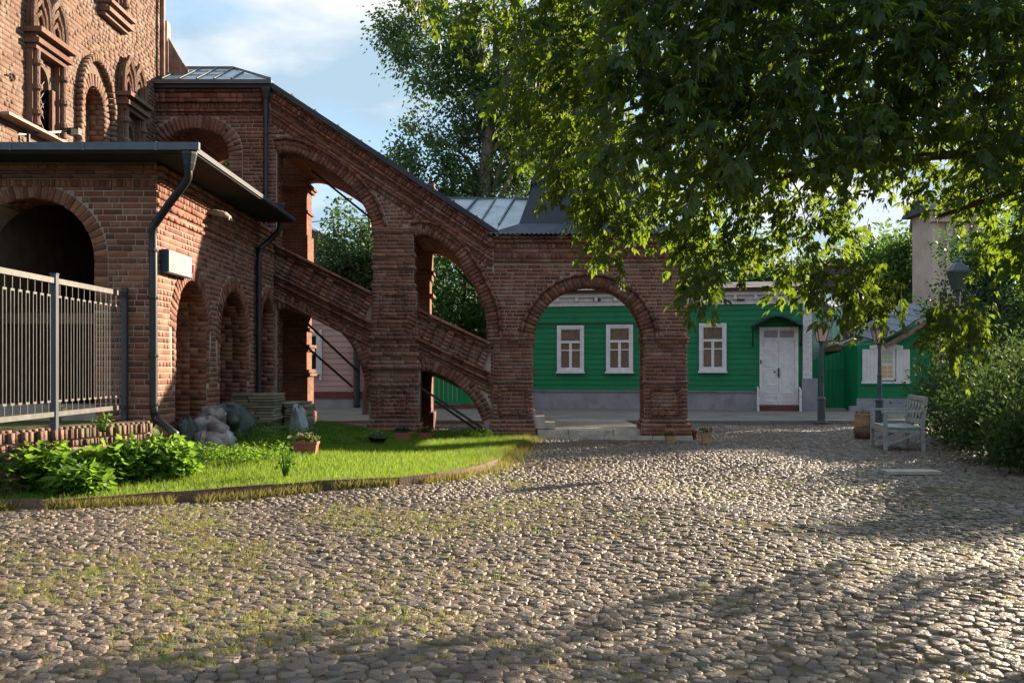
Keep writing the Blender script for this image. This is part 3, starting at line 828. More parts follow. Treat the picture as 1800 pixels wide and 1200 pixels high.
# ---------------------------------------------------------------- tower
tower = thing('brick_tower', 'tall weathered brick tower wall with ornate carved window surrounds', 'building', (XT, 14, 0))
MT = frame_M((XT, 0, 0), (0, 1, 0), (1, 0, 0))
W1, W2, W3 = 15.05, 16.95, 18.5
def tall_hole(c, w, z0, z1):
    return [(c + w, z0)] + arc(c, z1 - w, w, w, 0, 180, 14) + [(c - w, z0)]
h1 = tall_hole(W1 - .06, 0.27, 5.0, 5.98)
h2 = tall_hole(W2, 0.42, 4.6, 6.22)
h3 = tall_hole(W3 + .0, 0.26, 4.6, 5.95)
h4 = [(17.95, 7.78), (17.95, 9.3), (17.42, 9.3), (17.42, 7.78)]
to = [(13.4, 0.2), (20.3, 0.2), (20.3, 15), (13.4, 15)]
plate_mb([to, h1, h2, h3, h4], MT, 0.45).build('wall', M_mortar_tower, tower)
MB().box(-14, XT - .451, 13.4, 13.8, .2, 15).build('wall', M_mortar_tower, tower)
MB().box(-14, XT - .451, 20.0, 20.3, .2, 15).build('wall', M_mortar_tower, tower)
MB().box(-14, XT + .2, 13.2, 20.5, 15.001, 15.3).build('roof', M_tin_dark, tower)
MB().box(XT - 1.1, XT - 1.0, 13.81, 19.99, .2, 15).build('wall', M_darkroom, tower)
rec = []
rex = [[(a + (.02 if a > c else -.02), b) for a, b in h] for h, c in ((h1, W1), (h3, W3), (h4, 17.7))]
ex2 = [(W2 + .62, 4.5)] + arc(W2, 5.80, .62, .80, 0, 180, 16) + [(W2 - .62, 4.5)]
field(rec, MT, [(13.6, 4.5), (20.28, 4.5), (20.28, 9.9), (13.6, 9.9)], rex + [ex2], h=0.076, L=0.24, gap=0.014, proud=0.004, rough=0.005, missing=0.05)
ring(rec, MT, arc(W2, 5.80, .42, .42, 0, 180, 20), 0.0, 0.2, step=0.085, side=-1, proud=0.03)
for sg_ in (1, -1):
    ring(rec, MT, [(W2 + sg_ * .42, 4.5), (W2 + sg_ * .42, 5.8)], 0.0, 0.2, step=0.088, side=-sg_, proud=0.03)
    ring(rec, MT, [(W2 + sg_ * .64, 4.5), (W2 + sg_ * .64, 5.8)], 0.0, 0.10, step=0.088, side=sg_ * -1, proud=0.10)
ring(rec, MT, arc(W2, 5.80, .64, .84, 0, 180, 20), 0.0, 0.10, step=0.09, side=-1, proud=0.11)
MB().box(XT - .32, XT - .3, W2 - .42, W2 + .42, 4.5, 6.3).build('niche_back', M_bp_low, tower)
soffit(rec, MT, [(W2 + .42, 4.5), (W2 + .42, 5.8)] + arc(W2, 5.8, .42, .42, 2, 90, 10), 0.32, side=-1, step=0.088)
emit(rec, tower, M_brick_tower, keep=260)

def ornate(c, hw, z0, zc, zt, open_hw, open_top, part='window_surround'):
    """window surround: side columns, stacked cornice, twin keel arches on top"""
    s = bpy.data.objects.new(part, None); s.location = (XT, c, z0); put(s, tower)
    B = lambda mb, nm, mm=M_brick_tower: mb.build(nm, mm, s)
    w = 0.17
    for q in (-1, 1):
        u = c + q * (hw - .10)
        m = MB(); m.box(XT + .005, XT + .10, u - .09, u + .09, z0, zc - .30); B(m, 'jamb')
        m = MB(); zz_ = [z0]; 
        pr = [(0.055, 0)]; H = zc - .30 - z0; k = max(2, int(H / .32))
        for i in range(k):
            b = H * (i + .5) / k
            pr += [(0.048, b - .06), (0.085, b - .025), (0.085, b + .025), (0.048, b + .06)]
        pr += [(0.055, H)]
        m._lathe(Vector((XT + .12, u, z0)), pr, 10); B(m, 'column')
    m = MB()
    for i, (za, zb, p) in enumerate(((zc - .30, zc - .23, .16), (zc - .225, zc - .15, .22), (zc - .145, zc - .08, .17), (zc - .075, zc, .27))):
        m.box(XT + .004, XT + p, c - hw - (p - .16) * .6, c + hw + (p - .16) * .6, za, zb)
    B(m, 'cornice')
    # inner frame round the opening
    rr = []
    iw = open_hw + .02
    for q in (-1, 1):
        MB().box(XT - .12, XT + .055, c + q * (iw + .03) - .05 - .06, c + q * (iw + .03) - .05 + .06 + .04, z0, open_top - iw).build('inner_jamb', M_brick_tower, s)
    # keel arches
    for q in (-1, 1):
        cc = c + q * hw * .5; r = hw * .5 - .01
        crv = [(cc - r, zc), (cc - r, zc + (zt - zc) * .35), (cc - r * .75, zc + (zt - zc) * .68), (cc - r * .25, zc + (zt - zc) * .86), (cc, zt),
               (cc + r * .25, zc + (zt - zc) * .86), (cc + r * .75, zc + (zt - zc) * .68), (cc + r, zc + (zt - zc) * .35), (cc + r, zc)]
        cv = spline(crv, 4)
        plate_mb([cv], frame_M((XT + .06, 0, 0), (0, 1, 0), (1, 0, 0)), 0.055).build('pediment', M_brick_tower, s)
        for sc_, rad, out_ in ((1.0, .050, .12), (.72, .034, .10), (.46, .03, .09)):
            pts = [(XT + out_, cc + (u - cc) * sc_, zc + (v - zc) * sc_) for u, v in cv]
            MB().tube(pts, rad, 6).build('keel_arch', M_brick_tower, s)
    return s
ornate(W1, 0.54, 5.0, 6.40, 7.10, .27, 5.98)
ornate(W3, 0.52, 4.6, 6.42, 7.12, .26, 5.95)
s4 = ornate(17.68, 0.46, 7.80, 9.5, 10.2, .26, 9.3)
m = MB()
for za, zb, p in ((7.52, 7.58, .12), (7.585, 7.66, .2), (7.665, 7.72, .14), (7.725, 7.79, .24)):
    m.box(XT + .004, XT + p, 17.68 - .5 - p * .3, 17.68 + .5 + p * .3, za, zb)
m.build('sill', M_brick_tower, tower)
# diamond grille in the first window, plain panes behind
gr = MB()
for k in range(-3, 9):
    for sgn in (1, -1):
        a0 = (XT - .05, W1 - .33, 5.0 + k * .16 + (0 if sgn > 0 else .54)); b0 = (XT - .05, W1 + .21, 5.0 + k * .16 + (.54 if sgn > 0 else 0))
        za, zb = a0[2], b0[2]
        if min(za, zb) < 4.95 or max(za, zb) > 6.0: continue
        gr.bar(a0, b0, .018)
gr.build('grille', M_iron, tower)
for c, hw, za, zb in ((W1 - .06, .27, 5, 5.98), (W3, .26, 4.6, 5.95), (17.685, .265, 7.78, 9.3)):
    MB().box(XT - .30, XT - .285, c - hw, c + hw, za, zb).build('window', M_glass, tower)
    MB().box(XT - .285, XT - .26, c - .02, c + .02, za, zb).build('window_bar', M_edge, tower)
# corner roll and brown pipe at the far corner of the tower
MB().tube([(XT + .09, 20.08, 4.3), (XT + .09, 20.08, 15)], 0.055, 8).build('corner_pipe', M_rust, tower, smooth=True)
# flashing where the low roof meets the tower
MB().box(XT + .002, XT + .22, 13.6, 15.55, 4.90, 4.94).build('flashing', M_rust, tower)
MB().box(XT + .002, XT + .035, 13.6, 15.5, 4.945, 4.97).build('flashing', M_tin, tower)

# flood light on an arm above the low roof
fl = thing('floodlight', 'small box floodlight on a long thin arm above the low roof', 'floodlight', (-6.3, 15.0, 4.5))
a = P(30, 236, 14.3); b = P(122, 231, 15.3)
MB().bar(a, b, .03).build('arm', M_black, fl)
MB().bar(P(50, 236, 14.4), P(50, 262, 14.4), .035).build('post', M_black, fl)
c = P(131, 232, 15.35)
MB().box(c.x - .09, c.x + .09, c.y - .07, c.y + .07, c.z - .05, c.z + .05).build('lamp_head', M_black, fl)
MB().box(c.x - .02, c.x + .095, c.y - .077, c.y - .071, c.z - .06, c.z + .03).build('lens', M_cream, fl)
# iron wall hook
hk = MB()
c = P(27, 136, 14.1)
hk.tube([(XT + .02, c.y + .06 * math.cos(R(t)) , c.z + .05 * math.sin(R(t))) for t in range(0, 361, 30)], .012, 5)
hk.tube([(XT + .02, c.y - .06, c.z), (XT + .03, c.y - .2, c.z - .02)], .012, 5)
o = hk.build('wall_hook', M_iron, None, origin=(XT, c.y, c.z)); tag(o, 'rusty iron ring hook on the tower wall', 'hook')
# ------------------------------------------------------------------ covered brick stair and arched porch
D0 = 20.0
def F(px, py): return ((px - 885) * D0 / 1750, EYE - (py - 645) * D0 / 1750)
def FL(pts): return [F(*p) for p in pts]
stair = thing('covered_brick_stair', 'covered brick staircase on ramping arches ending in an arched porch', 'building', (0, D0, 0))
MW = frame_M((0, D0, 0), (1, 0, 0), (0, -1, 0))
GB = 782
ramp1_in = spline(FL([(487, 268), (500, 266), (520, 269), (545, 279), (575, 296), (605, 318), (630, 345), (648, 375), (658, 405)]), 4)
ramp2_in = spline(FL([(727, 415), (740, 412), (757, 415), (778, 427), (800, 447), (822, 479), (840, 513), (852, 540), (857, 570), (858, 600)]), 4)
low1_in = spline(FL([(487, 542), (515, 542), (545, 550), (575, 563), (600, 583), (620, 607), (635, 640), (643, 672), (648, 705)]), 4)
low2_in = spline(FL([(739, 650), (755, 651), (775, 658), (797, 670), (818, 688), (836, 710), (850, 740)]), 4)
pc, pr_ = F(1035, 601), (1132 - 937) / 2 * D0 / 1750
porch_in = arc(pc[0], pc[1], pr_, pr_ * 1.005, 180, 0, 30)
land_in = arc(*F(343, 268), *[v * D0 / 1750 for v in (60, 43)], 0, 180, 20)
PX = lambda x: (x - 885) * D0 / 1750
PZ = lambda y: EYE - (y - 645) * D0 / 1750
rear_porch = arc(PX(1058), pc[1] + .0, (1180 - 937) / 2 * D0 / 1750, (1180 - 937) / 2 * D0 / 1750 * .97, 180, 0, 30)
def profile(rear=False):
    o = [F(270, 430), F(408, 430), F(408, GB), F(487, GB)] + low1_in + [F(650, GB), F(735, GB)] + [(PX(739), low2_in[0][1])] + low2_in[1:] + [F(862, GB), F(937, GB), F(937, 601)]
    o += (rear_porch[1:-1] + [F(1180, 601), F(1180, GB), F(1208, GB)] if rear else porch_in[1:-1] + [F(1132, 601), F(1132, GB), F(1208, GB)]) + [F(1208, 415), F(868, 415), F(475, 157), F(270, 157)]
    return o
h_land = [F(403, 428)] + land_in + [F(283, 428)]
h_r1 = [F(487, 437), F(656, 520)] + ramp1_in[::-1]
h_r2 = [F(727, 545), F(858, 606)] + ramp2_in[::-1]
plate_mb([profile(), h_land, h_r1, h_r2], MW, 0.5).build('wall', M_mortar_dark, stair)
# rear wall 3 m behind
MW2 = frame_M((0.0, 23.0, 0), (1, 0, 0), (0, -1, 0))
h_land2 = [F(403, 428)] + arc(*F(343, 262), *[v * D0 / 1750 for v in (60, 50)], 0, 180, 20) + [F(283, 428)]
plate_mb([profile(True), h_land2, h_r1, h_r2], MW2, 0.5).build('rear_wall', M_bp_stair, stair)
# vault sheets between the two walls
def vault(curve, name='vault', y0=D0 + .5, y1=23.0, c2=None):
    n = len(curve); c2 = c2 or curve
    V = [(u, y0, v + .012) for u, v in curve] + [(u, y1, v + .012) for u, v in c2] + [(u, y0, v + .10) for u, v in curve] + [(u, y1, v + .10) for u, v in c2]
    fs = [(i, i + 1, n + i + 1, n + i) for i in range(n - 1)] + [(2 * n + i, 3 * n + i, 3 * n + i + 1, 2 * n + i + 1) for i in range(n - 1)]
    MB().add(V, fs).build(name, M_bp_stair, stair)
for c in (ramp1_in, ramp2_in, low1_in, low2_in): vault(c)
vault(porch_in, c2=rear_porch)
vault(land_in)
# floor slab of the flight and of the landing
zs = lambda px: PZ(437 + (px - 487) * .492) - .82
sl = MB()
pts = [(PX(270), zs(470)), (PX(470), zs(470)), (PX(930), zs(930)), (PX(930), zs(930) - .2), (PX(470), zs(470) - .22), (PX(270), zs(470) - .22)]
plate_mb([pts], frame_M((0, D0 + .502, 0), (1, 0, 0), (0, -1, 0)), 2.49, sl).build('stair_slab', M_bp_stair, stair)

rec = []
# exclusions -----------------------------------------------------------
def off(curve, d, side=1):
    out = []
    for i, (u, v) in enumerate(curve):
        a = curve[max(i - 1, 0)]; b = curve[min(i + 1, len(curve) - 1)]
        t = Vector((b[0] - a[0], b[1] - a[1])).normalized()
        out.append((u - t.y * d * side, v + t.x * d * side))
    return out
def under(curve, zbot):
    return list(curve) + [(curve[-1][0], zbot), (curve[0][0], zbot)]
RW = 0.27
ex = []
ex.append(under(off(land_in, RW, -1), PZ(430)))
e1 = off(ramp1_in, RW + .02); e1 = [(PX(486), e1[0][1])] + e1
ex.append(e1 + [(PX(660), PZ(430)), (PX(660), PZ(522)), (PX(486), PZ(430))])
e2 = off(ramp2_in, RW); e2 = [(PX(708), e2[0][1] - .08)] + e2
ex.append(e2 + [(PX(861), PZ(608)), (PX(727), PZ(545)), (PX(727), PZ(430)), (PX(708), PZ(420))])
cor_top = [F(475, 150), F(868, 410)]
SL = math.atan2(cor_top[1][1] - cor_top[0][1], cor_top[1][0] - cor_top[0][0])
cor = [F(475, 152), F(868, 412), F(868, 474), F(475, 214)]
ex.append(cor)
par1 = [F(483, 430), F(655, 516), F(655, 640)] + off(low1_in, RW + .03)[::-1] + [F(483, 520)]
par2 = [F(727, 541), F(862, 604), F(862, 720)] + off(low2_in, RW)[::-1] + [F(727, 630)]
lowring1 = off(low1_in, RW + .03); lowring2 = off(low2_in, RW)
ex.append([F(483, 430), F(655, 516), F(655, 625), F(483, 528)])
ex.append([F(735, 541), F(862, 604), F(862, 692), F(735, 618)])
ex.append(lowring1 + [F(655, 705), F(655, GB), F(480, GB), F(480, 530)])
ex.append(lowring2 + [F(860, 742), F(860, GB), F(735, GB), F(735, 630)])
po = [(PX(937) - RW, PZ(606))] + arc(pc[0], pc[1], pr_ + RW, pr_ + RW, 180, 0, 30) + [(PX(1132) + RW, PZ(606))]
ex.append(po)
ex.append([F(937, 600), F(1132, 600), F(1132, GB), F(937, GB)])
land_band = [F(270, 157), F(475, 157), F(475, 204), F(270, 204)]
ex.append(land_band)
porch_band = [F(868, 415), F(1208, 415), F(1208, 462), F(868, 462)]
ex.append(porch_band)
inc = [F(270, 430), F(403, 430), F(403, GB), F(1208, GB), F(1208, 415), F(868, 415), F(475, 157), F(270, 157)]
field(rec, MW, inc, ex, h=0.0745, L=0.255, gap=0.012, proud=0.0035, rough=0.002)
# rings ------------------------------------------------------------------
ring(rec, MW, land_in, 0, RW - .015, step=.08, side=-1, proud=.03, split=True)
ring(rec, MW, [F(403, 428), F(403, 268)], 0, RW - .015, step=.08, side=-1, proud=.02)
ring(rec, MW, [F(283, 268), F(283, 428)], 0, RW - .015, step=.08, side=-1, proud=.02)
ring(rec, MW, ramp1_in, 0, RW - .05, step=.08, side=1, proud=.03, split=True)
hood(rec, MW, off(ramp1_in, RW - .045), 0, w=.055, proud=.075, side=1)
ring(rec, MW, ramp2_in, 0, RW - .05, step=.08, side=1, proud=.03, split=True)
hood(rec, MW, off(ramp2_in, RW - .045), 0, w=.055, proud=.075, side=1)
ring(rec, MW, low1_in, 0, RW - .04, step=.08, side=1, proud=.025, split=True)
ring(rec, MW, low2_in, 0, RW - .04, step=.08, side=1, proud=.025, split=True)
ring(rec, MW, porch_in, 0, RW - .05, step=.078, side=1, proud=.03, split=True)
hood(rec, MW, arc(pc[0], pc[1], pr_ + RW - .045, pr_ + RW - .045, 180, 0, 30), 0, w=.055, proud=.08, side=1)
# soffits of the front wall
soffit(rec, MW, porch_in, 0.5, side=-1)
soffit(rec, MW, ramp1_in, 0.5, side=-1); soffit(rec, MW, ramp2_in, 0.5, side=-1)
soffit(rec, MW, low1_in, 0.5, side=-1); soffit(rec, MW, low2_in, 0.5, side=-1)
soffit(rec, MW, [F(1132, GB), F(1132, 601)], 0.5, side=1)
soffit(rec, MW, [F(408, GB), F(408, 560)], 0.02, side=1)
soffit(rec, MW, land_in, 0.5, side=1)
soffit(rec, MW, [F(487, 437), F(487, 268)], 0.5, side=1)
soffit(rec, MW, [F(487, GB), F(487, 545)], 0.5, side=1)
# raking cornice: strings parallel to the roof
def rake(z_off, hh, p, Lb):
    a, b = F(475, 152), F(868, 412)
    t = Vector((b[0] - a[0], b[1] - a[1])).normalized(); a = Vector(a) - t * .5; b = Vector(b) + t * .8; nrm = Vector((t.y, -t.x))
    if nrm.y > 0: nrm = -nrm
    q = [Vector(a) + nrm * z_off, Vector(b) + nrm * z_off, Vector(b) + nrm * (z_off + hh), Vector(a) + nrm * (z_off + hh)]
    q = [(v.x, v.y) for v in q]
    ca, sa_ = math.cos(-SL), math.sin(-SL)
    vmin = min(x * sa_ + y * ca for x, y in q)
    field(rec, MW, q, [[F(868, 300), F(1300, 300), F(1300, 600), F(868, 600)], [F(300, 100), F(476, 100), F(476, 400), F(300, 400)]], h=hh, L=Lb, proud=p, ang=SL, v_off=vmin)
rake(0.00, .075, .10, .26); rake(.078, .12, .07, .08); rake(.202, .06, .11, .26); rake(.265, .075, .03, .26); rake(.343, .075, .03, .26); rake(.42, .06, .08, .26); rake(.483, .11, .045, .08)
# horizontal bands of the landing
def band(x0, x1, y0, y1, p, Lb, mm=MW):
    z0, z1 = PZ(y1), PZ(y0)
    field(rec, mm, [(PX(x0), z0), (PX(x1), z0), (PX(x1), z1), (PX(x0), z1)], h=z1 - z0, v_off=z0, L=Lb, proud=p, rough=.004)
band(270, 475, 157, 164, .09, .26); band(270, 475, 164, 175, .06, .26); band(270, 475, 175, 182, .09, .26); band(270, 475, 182, 193, .03, .085); band(270, 475, 193, 198, .07, .26); band(270, 475, 198, 204, .03, .26)
# porch cornice
band(868, 1208, 415, 421, .10, .26); band(868, 1208, 421, 428, .07, .26); band(868, 1208, 428, 438, .03, .085); band(868, 1208, 438, 445, .02, .26); band(868, 1208, 445, 456, .02, .085); band(868, 1208, 456, 462, .05, .26)

# parapets ----------------------------------------------------------------
def parapet(xa, ya, xb, yb, hgt_px, npan):
    """raking parapet: coping, small posts between sunk panels, two strings, slanted courses below"""
    a = Vector(F(xa, ya)); b = Vector(F(xb, yb)); t = (b - a).normalized(); ang = math.atan2(t.y, t.x)
    sx = (b - a).length
    Mr = MW @ Matrix.Translation((a.x, a.y, 0)) @ Matrix.Rotation(ang, 4, 'Z')
    H = hgt_px * D0 / 1750 * math.cos(ang)
    def strip(v1, v0, p, Lb):
        sh = -(v1 + v0) / 2 * abs(math.tan(ang)); u = sh
        while u < sx + sh - .02:
            l = min(Lb * random.uniform(.96, 1.04), sx + sh - u)
            rec.append(unit_box_M(Mr, u + .005, u + l - .005, v0 + .004, v1 - .004, -.03, p + random.uniform(-.004, .004)))
            u += l
    strip(.03, -.05, .14, .25); strip(-.05, -.11, .10, .25)
    ph = .40
    strip(-.11 - ph, -.17 - ph, .12, .25); strip(-.17 - ph, -.24 - ph, .05, .25); strip(-.24 - ph, -.30 - ph, .09, .25)
    v = -.30 - ph
    while v > -H:
        strip(v, v - .072, .02 + .02 * (int(-v / .072) % 3 == 0), .25); v -= .072
    st = sx / npan
    for i in range(npan + 1):
        u = i * st
        for q in range(5):
            rec.append(unit_box_M(Mr, u - .065, u + .065, -.11 - (q + 1) * ph / 5 + .005, -.11 - q * ph / 5 - .005, -.03, .095 + random.uniform(-.005, .005)))
    for i in range(npan):
        for q in range(5):
            u0, u1 = i * st + .075, (i + 1) * st - .075; um = (u0 + u1) / 2 + random.uniform(-.04, .04)
            for (s0, s1) in ((u0, um - .005), (um + .005, u1)):
                rec.append(unit_box_M(Mr, s0, s1, -.11 - (q + 1) * ph / 5 + .005, -.11 - q * ph / 5 - .005, -.03, .006 + random.uniform(-.003, .003)))
parapet(483, 430, 655, 516, 96, 5)
parapet(735, 544, 862, 604, 84, 4)

# piers: boxes standing proud, with their own courses ---------------------
pier_mb = {}
def block(x0, x1, y0, y1, p, h=.0745, faces='flr', depth=0.50, L=.25, pr=.010):
    """pier block between pixel columns x0..x1 and rows y0..y1, standing p proud of the wall"""
    X0, X1, Z0, Z1 = PX(x0), PX(x1), PZ(y1), PZ(y0)
    pier_mb.setdefault(int((x0 + x1) / 2 / 130), MB()).box(X0, X1, D0 - p, D0 + depth - .013, Z0, Z1)
    hh = (Z1 - Z0) / max(1, round((Z1 - Z0) / h))
    field(rec, frame_M((0, D0 - p, 0), (1, 0, 0), (0, -1, 0)), [(X0, Z0), (X1, Z0), (X1, Z1), (X0, Z1)], h=hh, v_off=Z0, L=L, proud=pr)
    if 'r' in faces: field(rec, frame_M((X1, 0, 0), (0, 1, 0), (1, 0, 0)), [(D0 - p, Z0), (D0 + depth - .02, Z0), (D0 + depth - .02, Z1), (D0 - p, Z1)], h=hh, v_off=Z0, L=L, proud=pr)
    if 'l' in faces: field(rec, frame_M((X0, 0, 0), (0, -1, 0), (-1, 0, 0)), [(-D0 - depth + .02, Z0), (-D0 + p, Z0), (-D0 + p, Z1), (-D0 - depth + .02, Z1)], h=hh, v_off=Z0, L=L, proud=pr)
def stack(x0, x1, rows, faces='flr'):
    for y0, y1, gx, p in rows: block(x0 - gx, x1 + gx, y0, y1, p, faces=faces)
def panel(x0, x1, y0, y1, p, w=.05, extra=.03):
    """raised brick frame round a sunk panel"""
    X0, X1, Z0, Z1 = PX(x0), PX(x1), PZ(y1), PZ(y0)
    Mx = frame_M((0, D0 - p, 0), (1, 0, 0), (0, -1, 0))
    for (a, b, c, d) in ((X0, X1, Z1 - w, Z1), (X0, X1, Z0, Z0 + w)):
        field(rec, Mx, [(a, c), (b, c), (b, d), (a, d)], h=w, v_off=c, L=.2, proud=extra + .01, rough=.003)
    for (a, b) in ((X0, X0 + w), (X1 - w, X1)):
        field(rec, Mx, [(a, Z0 + w), (b, Z0 + w), (b, Z1 - w), (a, Z1 - w)], h=.1, v_off=Z0 + w, L=.2, proud=extra + .01, rough=.003)
# pier under the middle of the stair
stack(657, 727, [(400, 410, 3, .05), (413, 445, 0, .01), (446, 452, 3, .05), (453, 466, 1, .02), (467, 473, 3, .05), (475, 498, 0, .01), (499, 505, 4, .05), (506, 512, 2, .03)])
stack(655, 733, [(512, 562, 0, .04), (563, 569, 3, .07), (570, 576, 1, .05), (577, 590, 2, .07), (591, 597, 5, .11), (598, 604, 1, .06), (605, 611, 4, .10), (612, 618, 1, .07), (619, 626, 4, .10),
                 (627, 633, 1, .06), (634, 640, 4, .11), (641, 648, 7, .15), (650, 672, 2, .05), (673, 679, 5, .10), (680, 735, 2, .05), (736, 742, 5, .10), (743, 772, 8, .14)])
panel(668, 716, 516, 560, .04); panel(663, 719, 684, 733, .05); panel(673, 709, 694, 726, .05)
# porch, left pier
stack(868, 932, [(586, 592, 0, .03)])
stack(866, 936, [(593, 598, 4, .10), (599, 604, 2, .07), (605, 611, 0, .04), (612, 668, -1, .02), (669, 674, 1, .06), (676, 736, 0, .05), (737, 743, 2, .09), (744, 772, 4, .12)])
panel(876, 928, 682, 730, .05)
# porch, right pier
stack(1135, 1204, [(586, 592, 1, .03), (593, 598, 7, .10), (599, 604, 5, .07), (605, 612, 2, .04), (613, 668, 0, .02), (669, 675, 5, .08), (676, 736, 3, .06), (737, 743, 6, .10), (744, 772, 9, .13)])
panel(1143, 1196, 682, 730, .06)
# side of the porch facing right
field(rec, frame_M((PX(1208), 0, 0), (0, 1, 0), (1, 0, 0)), [(D0, PZ(585)), (23.5, PZ(585)), (23.5, PZ(415)), (D0, PZ(415))], h=.0745, L=.25)
MB().box(PX(1208) - .3, PX(1208) - .001, D0 + .501, 22.99, PZ(470), PZ(416)).build('side_wall', M_mortar_dark, stair)
for q_ in pier_mb.values(): q_.build('pier', M_mortar_dark, stair)
# rear piers with moulded right edges, seen through the arches
rp = None
def rear(x0, x1, y0, y1, g=0.0):
    rp.box(PX(x0) - g, PX(x1) + g, 22.88 - g, 23.56 + g, PZ(y1), PZ(y0))
for (x0, x1) in ((410, 489), (652, 737), (862, 940), (1182, 1210)):
    rp = MB(); z = [(430, 436, .0), (566, 572, .05), (600, 606, .09), (607, 613, .05), (650, 656, .07), (657, 663, .10), (664, 735, .03), (736, 772, .09)]
    for y0, y1, g in z: rear(x0, x1, y0, y1, g)
    rp.box(PX(x0) + .004, PX(x1) - .004, 22.93, 23.52, PZ(770), PZ(282 if x0 in (410, 652) else 431))
    if x0 in (410, 655 - 3):
        for y0, y1, g in ((278, 284, .10), (285, 290, .06), (330, 335, .04), (380, 450, .03), (452, 458, .08), (459, 470, .04), (498, 504, .08)): rear(x0, x1, y0, y1, g)
    rp.build('rear_pier', M_bp_stair, stair)
W_ = lambda M: 1.4 if M.translation.y < D0 + .05 else 0.2
emit(rec, stair, M_brick_stair, keep=300, weight=W_)

# steps and floor of the porch --------------------------------------------
zf = 0.21
def fbox(name, x0, x1, y0, y1, z0, z1, m=M_stone): return MB().box(x0, x1, y0, y1, z0, z1).build(name, m, stair)
fbox('porch_floor', PX(940), PX(1133), D0 + .1, 23.6, -.05, zf)
xx = PX(945)
for w in (.62, .9, .75, .55):
    fbox('step', xx, xx + w - .012, D0 - .06, D0 + .095, .085, zf - .01 + random.uniform(-.006, .006)); xx += w
xx = PX(925)
for w in (.85, .7, .95, .8):
    fbox('step', xx, xx + w - .012, D0 - .30, D0 - .065, -.05, .082 + random.uniform(-.006, .006)); xx += w
for i, (xr, zt_) in enumerate(((976, .335), (958, .46), (941, .585))):
    fbox('step', PX(918), PX(xr), D0 + .03 + .004 * i, 22.9, zf + .125 * i + .002, zt_)
zk = .585; xk = PX(941)
while zk < 2.9:
    zk += .125; xk -= .25
    fbox('step', xk - .05, xk + .25, D0 + .51, 22.98, zk - .13, zk)

# roofs --------------------------------------------------------------------
a, b = Vector(F(470, 152)), Vector(F(872, 415)); t = (b - a).normalized(); nr = Vector((-t.y, t.x))
Mr = MW @ Matrix.Translation((a.x, a.y, 0)) @ Matrix.Rotation(math.atan2(t.y, t.x), 4, 'Z')
LR = (b - a).length
rb = MB().box(0, LR, .0, .10, -3.9, .17, Mr); rb.build('roof', M_tin_dark, stair)
k = 0.0
while k < LR:
    MB().box(k, k + .02, .10, .125, -3.9, .185, Mr).build('roof_seam', M_tin_seam, stair); k += .55
# landing roof: eaves, hip panels and seams
MB().box(PX(272), PX(481), D0 - .22, D0 + .02, PZ(152), PZ(145)).build('gutter', M_gutter, stair)
MB().box(PX(272), PX(481), D0 - .16, D0 + .02, PZ(158), PZ(152.5)).build('fascia', M_tin_dark, stair)
ze = PZ(145); zr = EYE + (645 - 121) * 21.5 / 1750
xr0, xr1 = (325 - 885) * 21.5 / 1750, (411 - 885) * 21.5 / 1750
ea, eb = PX(290), PX(478)
npn = 5
top = [xr0 + (xr1 - xr0) * i / 3 for i in range(4)]
bot = [ea + (eb - ea) * i / 6.2 for i in range(5)]
def quad(name, pts, m, th=.02):
    n = (Vector(pts[1]) - Vector(pts[0])).cross(Vector(pts[2]) - Vector(pts[0])).normalized() * th
    k = len(pts); vs = [Vector(p) for p in pts] + [Vector(p) - n for p in pts]
    fs = [tuple(range(k)), tuple(range(2 * k - 1, k - 1, -1))] + [(i, i + k, (i + 1) % k + k, (i + 1) % k) for i in range(k)]
    return MB().add(vs, fs).build(name, m, stair)
yr, ye = 21.5, D0 - .2
for i in range(3):
    quad('roof_panel', [(bot[i] + .008, ye, ze), (bot[i + 1] - .008, ye, ze), (top[i + 1] - .008, yr, zr), (top[i] + .008, yr, zr)], M_tin)
    MB().bar((bot[i], ye, ze + .02), (top[i], yr, zr + .02), .03).build('roof_seam', M_tin_seam, stair)
quad('roof_panel', [(bot[3] + .008, ye, ze), (bot[4] - .008, ye, ze), ((top[3] + eb) / 2 - .2, (yr * .6 + ye * .4), zr * .6 + ze * .4), (top[3], yr, zr)], M_tin)
quad('roof_panel', [(bot[4] + .008, ye, ze), (eb, ye, ze), ((top[3] + eb) / 2 - .2, (yr * .6 + ye * .4), zr * .6 + ze * .4)], M_tin)
MB().bar((bot[3], ye, ze + .02), (top[3], yr, zr + .02), .03).build('roof_seam', M_tin_seam, stair)
MB().bar((bot[4], ye, ze + .02), ((top[3] + eb) / 2 - .2, (yr * .6 + ye * .4), zr * .6 + ze * .4 + .02), .03).build('roof_seam', M_tin_seam, stair)
MB().bar((top[0], yr, zr + .02), (top[3], yr, zr + .02), .05).build('roof_ridge', M_tin_seam, stair)
MB().bar((top[3], yr, zr + .02), (eb, ye, ze + .02), .05).build('roof_ridge', M_tin_seam, stair)
for f in (.35, .7):
    MB().bar((bot[0] + (top[0] - bot[0]) * f, ye + (yr - ye) * f, ze + (zr - ze) * f + .012), (bot[3] + (top[3] - bot[3]) * f, ye + (yr - ye) * f, ze + (zr - ze) * f + .012), .012).build('roof_seam', M_tin_seam, stair)
quad('roof_panel', [(top[0], yr, zr), (top[3], yr, zr), (eb - .2, 23.6, ze), (ea, 23.6, ze)], M_tin)
